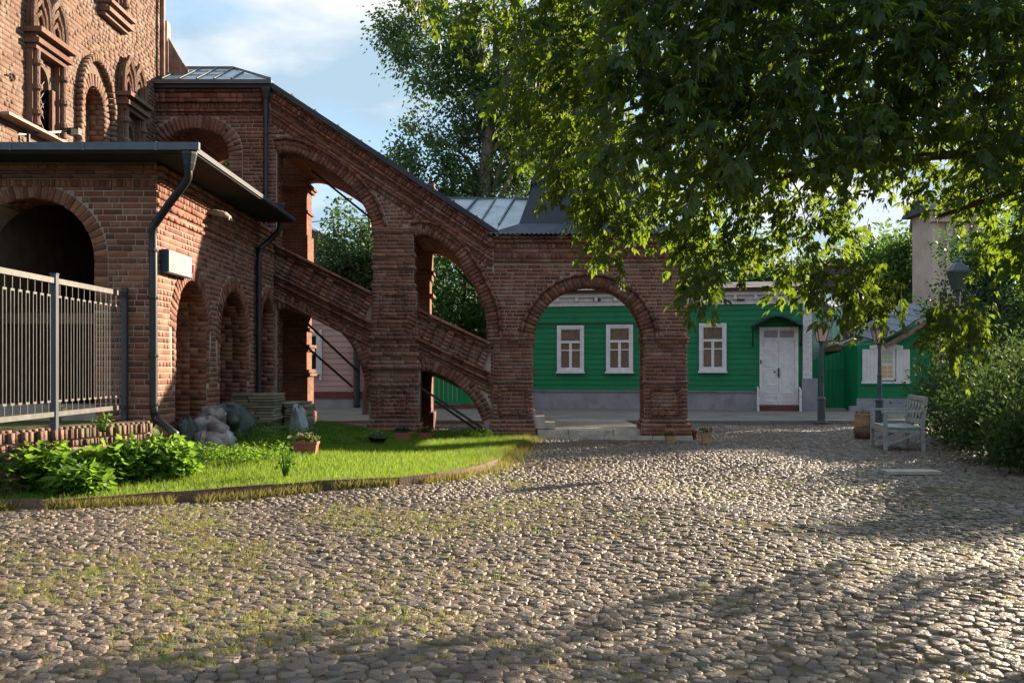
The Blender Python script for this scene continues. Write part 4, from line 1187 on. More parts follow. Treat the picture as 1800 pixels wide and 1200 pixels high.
# rusty sheet upstand against the tower
q = lambda px, py: tuple(P(px, py, 20.6))
MB().box(P(283, 0, 20.6).x, P(295, 0, 20.6).x, 20.55, 20.75, P(0, 142, 20.6).z, P(0, 38, 20.6).z).build('upstand', M_rust, stair)
for (x0, y0, x1, y1) in ((296, 66, 305, 82), (305.5, 83, 313, 96), (313.5, 97, 321, 109), (321.5, 110, 331, 123)):
    yb = 141
    quad('upstand', [q(x0, yb), q(x1, yb), q(x1, y1), q(x0, y0)], M_rust, .03)
# pale roof between stair and porch
zr2 = EYE + (645 - 349) * 21.5 / 1750; zb2 = PZ(411)
xl = lambda px, d=21.5: (px - 885) * d / 1750
tp = [xl(788), xl(840), xl(873), xl(905), xl(935)]
bt = [PX(868), PX(868.5), PX(869), PX(878), PX(900)]
# valley: left edge follows the raking roof
vl = [(788, 349, 21.5), (820, 372, 21.0), (846, 391, 20.5), (872, 411, 19.95)]
V3 = [tuple(P(*v)) for v in vl]
quad('roof_panel', [V3[1], V3[0], tuple(P(838, 350, 21.5))][::-1], M_tin)
quad('roof_panel', [V3[1], tuple(P(839, 350, 21.5)), tuple(P(872, 350, 21.5)), V3[2]][::-1], M_tin)
quad('roof_panel', [V3[2], tuple(P(873, 350, 21.5)), tuple(P(904, 350.5, 21.5)), tuple(P(876, 398, 20.3)), V3[3]][::-1], M_tin)
quad('roof_panel', [tuple(P(905, 350.5, 21.5)), tuple(P(930, 351, 21.5)), tuple(P(905, 411, 19.95)), V3[3], tuple(P(877, 397, 20.3))][::-1], M_tin)
for A, B in ((P(839, 350, 21.5), V3[1]), (P(872, 350, 21.5), V3[2]), (P(904, 350.5, 21.5), P(877, 396, 20.35))):
    MB().bar(Vector(A) + Vector((0, -.02, .02)), Vector(B) + Vector((0, -.02, .02)), .035).build('roof_seam', M_tin_seam, stair)
MB().bar(P(786, 348.5, 21.5), P(932, 350, 21.5), .05).build('roof_ridge', M_tin_seam, stair)
# tent roof of the porch: flared skirt of corrugated tin and two steep tiers
cxp, cyp = PX(1038), 21.75
def corr(x0, x1, y0, z0, xa, xb, y1, z1, name, m, n=44, amp=.016):
    """corrugated sheet between the eaves line and an upper line"""
    vs = []
    for i in range(n * 2 + 1):
        t_ = i / (n * 2); s_ = amp * (1 if i % 2 else -1)
        vs += [(x0 + (x1 - x0) * t_, y0, z0 + s_), (xa + (xb - xa) * t_, y1, z1 + s_)]
    fs = [(2 * i, 2 * i + 2, 2 * i + 3, 2 * i + 1) for i in range(n * 2)]
    return MB().add(vs, fs).build(name, m, stair)
hw, hd = PX(1210) - cxp + .12, 1.95
z0 = PZ(413); z1 = EYE + (645 - 394) * 20.25 / 1750
xw = (912 - 885) * 20.25 / 1750; hw1 = cxp - xw
corr(cxp - hw, cxp + hw, D0 - .2, z0, cxp - hw1, cxp + hw1, 20.25, z1, 'roof_skirt', M_gutter)
quad('roof_skirt', [(cxp + hw, D0 - .2, z0), (cxp + hw, 23.7, z0), (cxp + hw1, 23.3, z1), (cxp + hw1, 20.25, z1)], M_gutter)
quad('roof_skirt', [(cxp - hw, 23.7, z0), (cxp - hw, D0 - .2, z0), (cxp - hw1, 20.25, z1), (cxp - hw1, 23.3, z1)], M_gutter)
zm = EYE + (645 - 322) * 20.75 / 1750; hw2 = cxp - (938 - 885) * 20.75 / 1750; hdl = 1.0
def tier(w0, d0, za, w1, d1_, zb):
    B = [(cxp - w0, cyp - d0, za), (cxp + w0, cyp - d0, za), (cxp + w0, cyp + d0, za), (cxp - w0, cyp + d0, za)]
    T = [(cxp - w1, cyp - d1_, zb), (cxp + w1, cyp - d1_, zb), (cxp + w1, cyp + d1_, zb), (cxp - w1, cyp + d1_, zb)]
    for i in range(4):
        j = (i + 1) % 4
        quad('roof_panel', [B[i], B[j], T[j], T[i]], M_tin_dark)
tier(hw1, 1.5, z1, hw2, 1.0, zm)
sc_ = MB()
for i in range(26):
    x0_ = cxp - hw2 - .05 + i * (2 * hw2 + .1) / 26; x1_ = x0_ + (2 * hw2 + .1) / 26
    sc_.add([(x0_, cyp - 1.06, zm + .05), (x1_, cyp - 1.06, zm + .05), ((x0_ + x1_) / 2, cyp - 1.07, zm - .07), (x0_, cyp - 1.04, zm + .05), (x1_, cyp - 1.04, zm + .05), ((x0_ + x1_) / 2, cyp - 1.05, zm - .07)],
            [(0, 2, 1), (3, 4, 5), (0, 3, 5, 2), (1, 2, 5, 4), (0, 1, 4, 3)])
sc_.build('roof_trim', M_tin_dark, stair)
tier(hw2 + .05, 1.05, zm + .05, .42, .38, zm + 1.75)
MB().box(cxp - .47, cxp + .47, cyp - .43, cyp + .43, zm + 1.75, zm + 1.83).build('roof_cap', M_tin_dark, stair)
# steel rods in the arches
for A, B in ((P(548, 300, 21.6), P(652, 384, 21.6)), (P(530, 559, 21.2), P(632, 655, 21.2)), (P(519, 592, 21.2), P(620, 680, 21.2)), (P(733, 677, 20.2), P(848, 752, 20.2)), (P(765, 705, 20.6), P(845, 760, 20.6)), (P(800, 470, 22.6), P(848, 520, 22.6))):
    MB().bar(A, B, .045).build('steel_rod', M_iron, stair)
downpipe('straight dark downpipe on the upper landing of the brick stair', [P(467, 168, 19.85), P(467, 175, 19.85), P(467, 260, 19.85), P(467, 350, 19.85), P(467, 420, 19.85)], 0.05, P(467, 158, 19.85), [P(467, 235, 19.85), P(467, 335, 19.85)])
# ------------------------------------------------------------------ wooden houses along the street
def wall_plane(ox, oy, ang):
    """returns a function turning a photo point into (s, z) on the vertical plane through (ox, oy) with heading ang"""
    dx, dy = math.cos(ang), math.sin(ang)
    def g(px, py):
        k = (px - 885) / 1750
        s = (k * oy - ox) / (dx - k * dy)
        Y = oy + s * dy
        return s, EYE - (py - 645) * Y / 1750
    return g
def lbox(name, x0, x1, y0, y1, z0, z1, m, par):
    return MB().box(x0, x1, y0, y1, z0, z1).build(name, m, par, local=True)
def planks(par, x0, x1, z0, z1, m, h=.165, y=0.0, name='plank'):
    z = z0; 
    while z < z1 - .02:
        t = min(z + h, z1)
        MB().add([(x0, y - .030, z), (x1, y - .030, z), (x1, y - .012, t - .006), (x0, y - .012, t - .006), (x0, y + .02, z), (x1, y + .02, z), (x1, y + .02, t - .006), (x0, y + .02, t - .006)],
                 [(0, 1, 2, 3), (1, 5, 6, 2), (5, 4, 7, 6), (4, 0, 3, 7), (3, 2, 6, 7), (4, 5, 1, 0)]).build(name, m, par, local=True)
        z = t
def fsub(name, m, par):
    pass
def window(par, x0, x1, z0, z1, curtain=M_curtain, transom=.34, yf=-.11, frame_m=M_white, fw=.085):
    """white timber window: frame > sashes, glass panes, sill"""
    m = MB()
    m.box(x0, x0 + fw, yf, 0, z0, z1).box(x1 - fw, x1, yf, 0, z0, z1).box(x0 + fw, x1 - fw, yf, 0, z1 - fw, z1).box(x0 + fw, x1 - fw, yf, 0, z0, z0 + fw)
    w = m.build('window', frame_m, par, local=True)
    ix0, ix1, iz0, iz1 = x0 + fw, x1 - fw, z0 + fw, z1 - fw
    zt = iz1 - (iz1 - iz0) * transom
    b = .05
    s = MB()
    ys, ye_ = yf + .022, yf + .055
    s.box(ix0, ix0 + b, ys, ye_, iz0, iz1).box(ix1 - b, ix1, ys, ye_, iz0, iz1).box(ix0 + b, ix1 - b, ys, ye_, iz1 - b, iz1).box(ix0 + b, ix1 - b, ys, ye_, iz0, iz0 + b)
    s.box(ix0 + b, ix1 - b, ys - .006, ye_, zt - .04, zt + .04)
    xm = (ix0 + ix1) / 2
    s.box(xm - .045, xm + .045, ys, ye_, iz0 + b, zt - .04)
    zc = zt - .04 - (zt - iz0) * .26
    s.box(ix0 + b, xm - .045, ys + .004, ye_, zc - .018, zc + .018).box(xm + .045, ix1 - b, ys + .004, ye_, zc - .018, zc + .018)
    s.build('sash', frame_m, w, local=True)
    for (a, c, d, e) in ((ix0 + b, ix1 - b, zt + .04, iz1 - b), (ix0 + b, xm - .045, zc + .018, zt - .04), (xm + .045, ix1 - b, zc + .018, zt - .04), (ix0 + b, xm - .045, iz0 + b, zc - .018), (xm + .045, ix1 - b, iz0 + b, zc - .018)):
        lbox('pane', a, c, ye_ - .014, ye_ - .008, d, e, M_glass, w)
    # curtain with folds behind the glass
    n = 14; vs = []; fs = []
    for i in range(n + 1):
        u = ix0 + (ix1 - ix0) * i / n
        vs += [(u, ye_ + .006 + .006 * (i % 2), iz0), (u, ye_ + .006 + .006 * (i % 2), iz1)]
    fs = [(2 * i, 2 * i + 2, 2 * i + 3, 2 * i + 1) for i in range(n)]
    MB().add(vs, fs).build('curtain', curtain, w, local=True)
    lbox('sill', x0 - .03, x1 + .03, yf - .05, -.005, z0 - .055, z0 - .003, frame_m, w)
    return w

# green house ---------------------------------------------------------
GA = R(-12.6); GX, GY = 525 * 31.5 / 1750, 31.5
G = wall_plane(GX, GY, GA)
gh = thing('green_house', 'long green weatherboarded house with white windows and double door behind the porch arch', 'house', (GX, GY, 0), GA)
sL = G(893, 600)[0]; zpl = G(1130, 688)[1]; zw = G(1200, 536)[1]; ztop = G(1200, 516)[1]
lbox('wall', sL, 0, .02, .4, zpl, ztop, M_green, gh)
lbox('wall', -.3, -.001, .401, 7, zpl, ztop, M_green, gh)
lbox('wall', sL, sL + .3, .401, 7, zpl, ztop, M_green, gh)
planks(gh, sL, -.001, zpl + .04, zw, M_green, h=.172)
_dl, _dr = G(1333, 600)[0], G(1406, 600)[0]
for _a, _b in ((sL, _dl), (_dr, -.05)):
    lbox('plinth', _a, _b, -.06, .019, .0, zpl, M_plinth, gh)
    lbox('plinth_cap', _a, _b, -.11, -.001, zpl, zpl + .035, M_plinth, gh)
lbox('eaves_board', sL, .05, -.05, .019, zw, zw + .14, M_white, gh)
lbox('eaves_board', sL, .05, -.09, .019, zw + .145, zw + .28, M_white, gh)
lbox('cornice', sL - .1, .15, -.22, .0, zw + .285, zw + .40, M_white, gh)
lbox('cornice', sL - .1, .2, -.35, .0, zw + .405, zw + .50, M_mauve, gh)
for q in range(14):
    lbox('bracket', sL + .4 + q * (0 - sL - .6) / 14, sL + .5 + q * (0 - sL - .6) / 14, -.2, -.001, zw + .15, zw + .284, M_white, gh)
MB().add([(sL - .2, -.5, zw + .5), (.25, -.5, zw + .5), (.25, 3.5, zw + 1.0), (sL - .2, 3.5, zw + 1.0), (sL - .2, 7.2, zw + .5), (.25, 7.2, zw + .5)], [(0, 1, 2, 3), (3, 2, 5, 4), (1, 5, 2), (0, 3, 4), (0, 4, 5, 1)]).build('roof', M_mauve, gh, local=True)
for (xa, xb, ya, yb) in ((980, 1027, 572, 653), (1066, 1113, 570, 653), (1229, 1277, 568, 652)):
    a, zb = G(xa, yb); b, zt_ = G(xb, ya)
    window(gh, a, b, zb, zt_)
for px in (1050, 1302):
    a, z_ = G(px, 529); lbox('vent', a - .12, a + .12, -.13, -.092, z_, z_ + .06, M_iron, gh)
# door
dl, _ = G(1335, 600); dr, _ = G(1403, 600); zb_ = G(1370, 711)[1]; zd = G(1370, 575)[1]
door = MB().box(dl, dl + .1, -.09, 0, zb_, zd).box(dr - .1, dr, -.09, 0, zb_, zd).box(dl + .1, dr - .1, -.09, 0, zd - .07, zd).build('door_frame', M_white, gh, local=True)
ztr = G(1370, 596)[1]
lbox('transom', dl + .1, dr - .1, -.06, -.001, ztr - .06, ztr, M_white, door)
dm = (dl + dr) / 2
for (a, b) in ((dl + .14, dm - .03), (dm + .03, dr - .14)):
    lbox('pane', a, b, -.045, -.035, ztr + .05, zd - .11, M_glass, door)
lbox('transom', dl + .1, dr - .1, -.034, -.001, ztr, zd - .07, M_white, door)
for (a, b) in ((dl + .105, dm - .004), (dm + .004, dr - .105)):
    lf = MB().box(a, b, -.05, -.001, zb_, ztr - .062).build('door', M_white, gh, local=True)
    H = ztr - .06 - zb_
    for (f0, f1) in ((.04, .14), (.17, .27), (.30, .56), (.60, .80), (.85, .93)):
        z0_, z1_ = zb_ + H * f0, zb_ + H * f1
        m = MB(); w = .022
        m.box(a + .08, b - .08, -.062, -.051, z0_, z0_ + w).box(a + .08, b - .08, -.062, -.051, z1_ - w, z1_).box(a + .08, a + .08 + w, -.062, -.051, z0_ + w, z1_ - w).box(b - .08 - w, b - .08, -.062, -.051, z0_ + w, z1_ - w)
        m.build('moulding', M_white, lf, local=True)
lbox('handle', dm - .03, dm + .02, -.10, -.064, zb_ + .88, zb_ + 1.16, M_black, gh)
lbox('lock', dm - .15, dm - .10, -.075, -.064, zb_ + 1.02, zb_ + 1.06, M_black, gh)
lbox('bell', dl - .0 + .02, dl + .06, -.10, -.09, zb_ + 1.3, zb_ + 1.42, M_iron, gh)
# canopy
cz = G(1365, 572)[1]; cw = (G(1408, 570)[0] - G(1322, 570)[0]) / 2; cm = (G(1408, 570)[0] + G(1322, 570)[0]) / 2
m = MB(); n = 12; pts = [(-cw + 2 * cw * i / n) for i in range(n + 1)]
hz_ = lambda u: .30 * max(0, math.cos(u / cw * math.pi / 2)) ** 1.3
for yy in (-.75, -.02):
    pass
vs = []
for u in pts:
    for (yy, dz) in ((-.75, 0), (-.02, .04), (-.75, -.05), (-.02, -.02)):
        vs.append((cm + u, yy, cz + hz_(u) + dz))
fs = []
for i in range(n):
    a, b = 4 * i, 4 * i + 4
    fs += [(a, b, b + 1, a + 1), (a + 2, a + 3, b + 3, b + 2), (a, a + 2, b + 2, b)]
m.add(vs, fs).build('canopy', M_tin_dark, gh, local=True)
for q in (-1, 1):
    MB().bar((cm + q * cw, -.73, cz - .02), (cm + q * (cw - .02), -.04, cz - .65), .035).build('canopy_bracket', M_black, gh, local=True)
    MB().box(cm + q * cw - .012, cm + q * cw + .012, -.74, -.02, cz - .10, cz - .03).build('canopy_bracket', M_tin_dark, gh, local=True)
# steps with little railings
zs_ = G(1365, 731)[1]
lbox('step', dl - .12, dr + .08, -.72, -.062, .03, zb_ - .20, M_redstep, gh)
lbox('step', dl - .02, dr + .02, -.42, -.061, zb_ - .198, zb_ - .02, M_redstep, gh)
for x_ in (dl - .06, dr + .03):
    r_ = lbox('railing', x_ - .035, x_ + .035, -.68, -.61, zb_ - .198, zb_ + .50, M_oldwhite, gh)
    MB().bar((x_, -.62, zb_ + .47), (x_, -.03, zb_ + .55), .05).build('rail', M_oldwhite, r_, local=True)
    for t_ in (.25, .5, .75): MB().bar((x_, -.62 + .58 * t_, zb_ - .2), (x_, -.62 + .58 * t_, zb_ + .5), .03).build('baluster', M_oldwhite, r_, local=True)
# white end pier
pl_, _ = G(1410, 600); pr2, _ = G(1427, 600)
zpt = G(1418, 523)[1]; zpb = G(1418, 665)[1]
lbox('end_pier', .01, pr2, -.14, .5, zpb, zpt, M_oldwhite, gh)
z = zpb
while z < zpt - .1:
    x_ = .012 + random.choice((0, .1))
    while x_ < pr2 - .06:
        e = min(x_ + .2, pr2 - .004); lbox('brick', x_, e - .01, -.146, -.139, z + .006, z + .084, M_oldwhite, gh); x_ = e
    z += .09
lbox('end_pier', -.02, G(1436, 700)[0], -.24, .5, .0, zpb - .001, M_plinth, gh)

# wire and pipe across the green wall
MB().tube([(sL, -.12, G(950, 569)[1]), (G(1130, 566)[0], -.12, G(1130, 569)[1])], .02, 5).build('conduit', M_iron, gh, local=True)

# mint side building behind the pier
mh = thing('mint_outhouse', 'pale mint shed wall with a white sloping tin roof behind the white pier', 'shed', tuple(P(1455, 645, 34.5).xy) + (0,), 0)
c = P(1428, 630, 34); d = P(1481, 530, 34)
MB().box(c.x, d.x, 34.0, 38, .1, P(0, 540, 34).z).build('wall', M_mint, mh)
for k in range(5):
    xk = c.x + (d.x - c.x) * (k + .1) / 5
    MB().box(xk, xk + .03, 33.975, 33.999, .1, P(0, 541, 34).z).build('batten', M_mint, mh)
A_, B_, C_, D_ = P(1422, 513, 33.6), P(1445, 526, 33.6), P(1466, 539, 33.6), P(1466, 545, 33.6)
m = MB().add([tuple(P(1420, 512, 33.6)), tuple(P(1468, 540, 33.6)), tuple(P(1440, 508, 37)), tuple(P(1490, 528, 37)), tuple(P(1420, 514, 33.6)), tuple(P(1468, 544, 33.6))], [(0, 1, 3, 2), (4, 5, 1, 0), (2, 3, 5, 4)])
m.build('roof', M_white, mh)
dk = thing('chimney_wall', 'dark brick chimney stack standing behind the mint shed', 'chimney', tuple(P(1486, 645, 38).xy) + (0,), 0)
MB().box(P(1462, 0, 38.4).x, P(1497, 0, 38.4).x, 38.4, 40.2, 0, P(0, 462, 38.4).z).build('stack', M_darkbrick, dk)
MB().box(P(1458, 0, 38.3).x, P(1501, 0, 38.3).x, 38.25, 40.4, P(0, 462, 38.4).z + .003, P(0, 455, 38.4).z).build('cap', M_tin_dark, dk)

# green board gate ----------------------------------------------------
gt = thing('board_gate', 'green vertical board gate with a slanting top between pier and shed', 'gate', tuple(P(1478, 722, 32.2).xy) + (0,), 0)
gy = 32.2
n = 11
for i in range(n):
    xa = 1428 + (1507 - 1428) * i / n; xb = 1428 + (1507 - 1428) * (i + 1) / n
    a, b = P(xa, 722, gy), P(xb, 722, gy)
    zt_ = P(0, 632 - 23 * (i + .5) / n, gy).z
    yy = gy + (.03 if i < 2 else 0)
    MB().box(a.x + .004, b.x - .004, yy, yy + .035, .09, zt_).build('board', M_green, gt)
gl = P(1448, 722, gy).x; gr_ = P(1487, 722, gy).x; gzt = P(0, 645, gy).z
MB().box(gl, gr_, gy - .03, gy - .001, gzt - .09, gzt).build('rail', M_green, gt)
MB().box(gl, gl + .08, gy - .03, gy - .001, .12, gzt - .091).build('stile', M_green, gt)
MB().box(gr_ - .08, gr_, gy - .03, gy - .001, .12, gzt - .091).build('stile', M_green, gt)
MB().box(gl - .02, gr_ + .02, gy - .12, gy - .002, .075, .118).build('threshold', M_stone, gt)
# rubble and bits of board on top behind the gate
lr = thing('lean_to_roof', 'small lean-to roof with broken boards sticking out above the gate', 'shed', tuple(P(1480, 610, 33).xy) + (0,), 0)
MB().add([tuple(P(1448, 612, 32.4)), tuple(P(1515, 606, 32.4)), tuple(P(1515, 596, 33.8)), tuple(P(1448, 598, 33.8)), tuple(P(1448, 618, 32.4)), tuple(P(1515, 614, 32.4)), tuple(P(1515, 614, 33.8)), tuple(P(1448, 618, 33.8))], [(0, 1, 2, 3), (4, 5, 1, 0), (5, 6, 2, 1), (6, 7, 3, 2), (7, 4, 0, 3), (7, 6, 5, 4)]).build('roof', M_joint, lr)
for i in range(9):
    a = P(1448 + i * 7.5, 606 - (i % 3) * 2, 32.5); b = a + Vector((random.uniform(.2, .5), random.uniform(-.1, .3), random.uniform(-.1, .2)))
    MB().bar(a, b, .09, .025).build('board', random.choice((M_stone, M_edge, M_white)), lr)

# green shed on the right ---------------------------------------------
shed = thing('green_shed', 'green wooden shed with white shutters and a sloping tin roof at the street end', 'shed', tuple(P(1560, 700, 31.0).xy) + (0,), 0)
sy = 31.0
sxz = lambda px, py: (P(px, py, sy).x, P(px, py, sy).z)
wallpoly = [sxz(1507, 722), sxz(1640, 722), sxz(1640, 566), sxz(1560, 598), sxz(1528, 604), sxz(1507, 606)]
plate_mb([wallpoly], frame_M((0, sy, 0), (1, 0, 0), (0, -1, 0)), 3.0).build('wall', M_green, shed)
zz0 = P(0, 700, sy).z
z = zz0
while z < P(0, 570, sy).z:
    t = z + .2
    I = inter(ivs(wallpoly, z + .01), ivs(wallpoly, min(t, P(0, 567, sy).z) - .01))
    for s0, s1 in I:
        MB().box(s0 + .005, s1 - .005, sy - .022, sy - .001, z, t - .008).build('plank', M_green, shed)
    z = t
MB().box(sxz(1505, 0)[0], sxz(1640, 0)[0], sy - .09, sy - .001, 0, zz0 - .002).build('plinth', M_plinth, shed)
MB().box(sxz(1490, 0)[0], sxz(1508, 0)[0], sy - .3, sy - .092, 0, P(0, 713, sy).z).build('plinth', M_plinth, shed)
rfp = [P(1552, 606, sy - .35), P(1648, 548, sy - .35), P(1648, 540, sy - .35), P(1548, 600, sy - .35)]
k = 7
for i in range(k):
    f0, f1 = i / k, (i + 1) / k
    a = rfp[3].lerp(rfp[2], f0); b = rfp[3].lerp(rfp[2], f1 - .01)
    quad_pts = [tuple(a), tuple(b), tuple(b + Vector((-.0, 2.6, .35))), tuple(a + Vector((0, 2.6, .35)))]
    nn = Vector((0, 0, .04))
    MB().add([Vector(p) for p in quad_pts] + [Vector(p) - nn for p in quad_pts], [(0, 1, 2, 3), (7, 6, 5, 4), (0, 4, 5, 1), (1, 5, 6, 2), (3, 2, 6, 7), (0, 3, 7, 4)]).build('roof_panel', M_gutter, shed)
MB().bar(P(1556, 609, sy - .3), P(1650, 556, sy - .3), .1, .14).build('barge_board', M_rust, shed)
# shuttered window
def sb(name, xa, xb, ya, yb, y0, y1, m, par):
    a, zt_ = sxz(xa, ya); b, zb2 = sxz(xb, yb)
    return MB().box(a, b, sy - y0, sy - y1, zb2, zt_).build(name, m, par)
wf = sb('window', 1543, 1573, 613, 668, .045, .023, M_white, shed)
sb('pane', 1549, 1568, 617, 638, .055, .0475, M_curtain_pale, wf)
sb('pane', 1549, 1568, 643, 663, .055, .0475, M_curtain_orange, wf)
for yy in (624, 631, 650, 657): sb('muntin', 1549, 1568, yy, yy + 1.2, .062, .0555, M_white, wf)
sb('muntin', 1558, 1559.3, 617, 663, .062, .0555, M_white, wf)
sb('rail', 1546, 1571, 638, 643, .065, .0475, M_white, wf)
for (xa, xb) in ((1515, 1542), (1574, 1598)):
    s_ = sb('shutter', xa, xb, 614, 670, .06, .024, M_white, shed)
    for q in range(4):
        xx = xa + (xb - xa) * (q + .12) / 4; sb('slat', xx, xx + (xb - xa) / 4 * .8, 616, 668, .068, .0605, M_white, s_)
a0, z0_ = sxz(1528, 613.5); a1, _ = sxz(1586, 613.5); a2, z2_ = sxz(1533, 607); a3, _ = sxz(1581, 607); _, z3_ = sxz(1550, 603)
hp = [(a0, z0_), (a1, z0_), (a1, z2_), (a3, z2_)] + [(a3 + (a2 - a3) * i / 8, z2_ + (z3_ - z2_) * math.sin(math.pi * i / 8)) for i in range(1, 8)] + [(a2, z2_), (a0, z2_)]
plate_mb([hp], frame_M((0, sy - .07, 0), (1, 0, 0), (0, -1, 0)), .045).build('window_head', M_white, shed)
sb('window_sill', 1513, 1600, 670, 674, .09, .024, M_white, shed)

# pale pink building on the right ---------------------------------------
pb = thing('pink_building', 'tall pale pink plastered building with pilasters showing between the trees', 'building', tuple(P(1690, 645, 34.6).xy) + (0,), 0)
py_ = 34.6
xa, xb = P(1637, 0, py_).x, P(1722, 0, py_).x
MB().box(xa, xb, py_, py_ + 1.6, 0, P(0, 372, py_).z).build('wall', M_palepink, pb)
for px in (1637, 1662, 1690, 1709):
    a = P(px, 0, py_).x
    MB().box(a, a + .22, py_ - .09, py_ - .001, .8, P(0, 392, py_).z).build('pilaster', M_palepink, pb)
MB().box(xa - .1, xb + .1, py_ - .25, py_ - .001, P(0, 391, py_).z, P(0, 380, py_).z).build('cornice', M_palepink, pb)
MB().box(xa - .15, xb + .1, py_ - .4, py_ - .001, P(0, 379.5, py_).z, P(0, 373, py_).z).build('cornice', M_palepink, pb)
for px, ya, yb in ((1703, 400, 470), (1704, 520, 600), (1671, 400, 470)):
    a = P(px, 0, py_).x
    w_ = MB().box(a, a + .2, py_ - .02, py_ - .002, P(0, yb, py_).z, P(0, ya, py_).z).build('window', M_glass, pb)
MB().add([(xa - .3, py_ - .45, P(0, 372, py_).z), (xb + .2, py_ - .45, P(0, 372, py_).z), (xb + .2, py_ + .8, P(0, 345, py_).z), (xa - .3, py_ + .8, P(0, 345, py_).z), (xa - .3, py_ + 1.9, P(0, 372, py_).z), (xb + .2, py_ + 1.9, P(0, 372, py_).z)], [(0, 1, 2, 3), (3, 2, 5, 4), (0, 3, 4), (1, 5, 2), (0, 4, 5, 1)]).build('roof', M_tin_dark, pb)

# pink board house seen under the stair ----------------------------------
ph = thing('pink_board_house', 'pink weatherboarded house with a grey gabled roof seen under the stair arch', 'house', (P(588, 0, 34).x, 34, 0), 0)
hy = 34.0
X_ = lambda px: P(px, 0, hy).x - P(588, 0, 34).x
Z_ = lambda py: P(0, py, hy).z
x0, x1 = X_(440), X_(700)
MB().box(x0, x1, .02, 6, Z_(688), Z_(500)).build('wall', M_pink, ph, local=True)
planks(ph, x0, x1, Z_(688), Z_(560), M_pink, h=.19)
planks(ph, x0, x1, Z_(560), Z_(500), M_pink, h=.19)
lbox('plinth', x0, x1, -.05, .019, .0, Z_(700), M_plinth, ph)
lbox('plinth_board', x0, x1, -.08, .019, Z_(700), Z_(688), M_redstep, ph)
# gable roof, its ridge running away from the street
gx = X_(548); zr_ = Z_(403)
MB().add([(gx, -.3, zr_), (gx + 2.6, -.3, Z_(403) - 1.35), (gx - 5, -.3, Z_(403) - 2.6), (gx, 6.3, zr_), (gx + 2.6, 6.3, zr_ - 1.35), (gx - 5, 6.3, zr_ - 2.6)], [(0, 2, 1), (0, 1, 4, 3), (0, 3, 5, 2), (3, 4, 5), (1, 2, 5, 4)]).build('roof', M_darkbrick, ph, local=True)
for i in range(9):
    f = i / 9
    MB().add([(gx + 2.6 * f, -.36, zr_ - 1.35 * f + .05), (gx + 2.6 * (f + .1), -.36, zr_ - 1.35 * (f + .1) + .05), (gx + 2.6 * (f + .1), 6.3, zr_ - 1.35 * (f + .1) + .05), (gx + 2.6 * f, 6.3, zr_ - 1.35 * f + .05)], [(0, 1, 2, 3)]).build('roof_panel', M_tin, ph, local=True)
window(ph, X_(530), X_(563), Z_(655), Z_(584), M_darkroom, fw=.08, frame_m=M_oldwhite)
lbox('shutter', X_(562), X_(566), -.09, -.002, Z_(668), Z_(580), M_oldwhite, ph)
# grey blue downpipe of the pink house
downpipe('grey-blue downpipe on the pink board house', [P(627, 560, 33.85), P(627, 600, 33.85), P(627, 660, 33.85), P(627, 727, 33.8)], .11, None)

# green fence left of the porch
gf = thing('green_board_fence', 'green board fence seen below the lower stair arch', 'fence', (P(800, 0, 33).x, 33, 0), 0)
x_ = P(700, 0, 33).x
while x_ < P(905, 0, 33).x:
    MB().box(x_ + .003, x_ + .147, 33, 33.03, P(0, 710, 33).z, 1.95 + .0).build('board', M_green, gf); x_ += .15
MB().box(P(700, 0, 33).x, P(905, 0, 33).x, 32.98, 33.06, .05, P(0, 711, 33).z).build('plinth', M_redstep, gf)
# ------------------------------------------------------------------ bar fence on its brick retaining wall
def A2(px, py, z):
    """ground point seen at (px, py) lying at height z"""
    d = (EYE - z) * 1750 / (py - 645)
    return Vector(((px - 885) * d / 1750, d, z))
wa, wb = Vector((-5.75, 9.3, 0)), Vector((-4.42, 12.45, 0))
rw = thing('retaining_wall', 'low mossy brick retaining wall under the bar fence', 'wall', ((wa + wb) / 2)[:], 0)
dv = (wb - wa); Lw = dv.length; dn = dv.normalized()
MRW = frame_M(wa, dn, (dn.y, -dn.x, 0))
ZT = 0.76
plate_mb([[(0, -.05), (Lw, -.05), (Lw, ZT - .004), (0, ZT - .004)]], MRW, 0.32).build('wall_core', M_mortar_dark, rw)
rec = []
field(rec, MRW, [(0, .0), (Lw, .0), (Lw, .54), (0, .54)], h=.088, L=.27, proud=.014, rough=.012, missing=.03, gap=.016)
field(rec, MRW, [(0, .545), (Lw, .545), (Lw, .63), (0, .63)], h=.085, v_off=.545, L=.08, proud=.03, rough=.014, gap=.016)
field(rec, MRW, [(0, .635), (Lw, .635), (Lw, ZT), (0, ZT)], h=.125, v_off=.635, L=.082, proud=.045, rough=.018, gap=.016)
for i in range(int(Lw / .085)):
    rec.append(unit_box_M(MRW, i * .085 + .006, i * .085 + .079, ZT - .02, ZT + .012 + random.uniform(0, .012), -.22, .02, random.uniform(-.05, .05)))
emit(rec, rw, M_brick_old, keep=240)
# terrace soil behind the retaining wall
tz = MB().add([(wa.x - .2, wa.y, ZT - .02), (wb.x - .2, wb.y, ZT - .02), (XS + .05, YF, ZT - .02), (-12, YF, ZT - .02), (-12, wa.y, ZT - .02), (wa.x - .2, wa.y, -.1), (wb.x - .2, wb.y, -.1), (XS + .05, YF, -.1), (-12, YF, -.1), (-12, wa.y, -.1)],
              [(0, 1, 2, 3, 4), (5, 6, 1, 0), (6, 7, 2, 1)]).build('terrace_ground', M_earth); tag(tz, kind='structure')

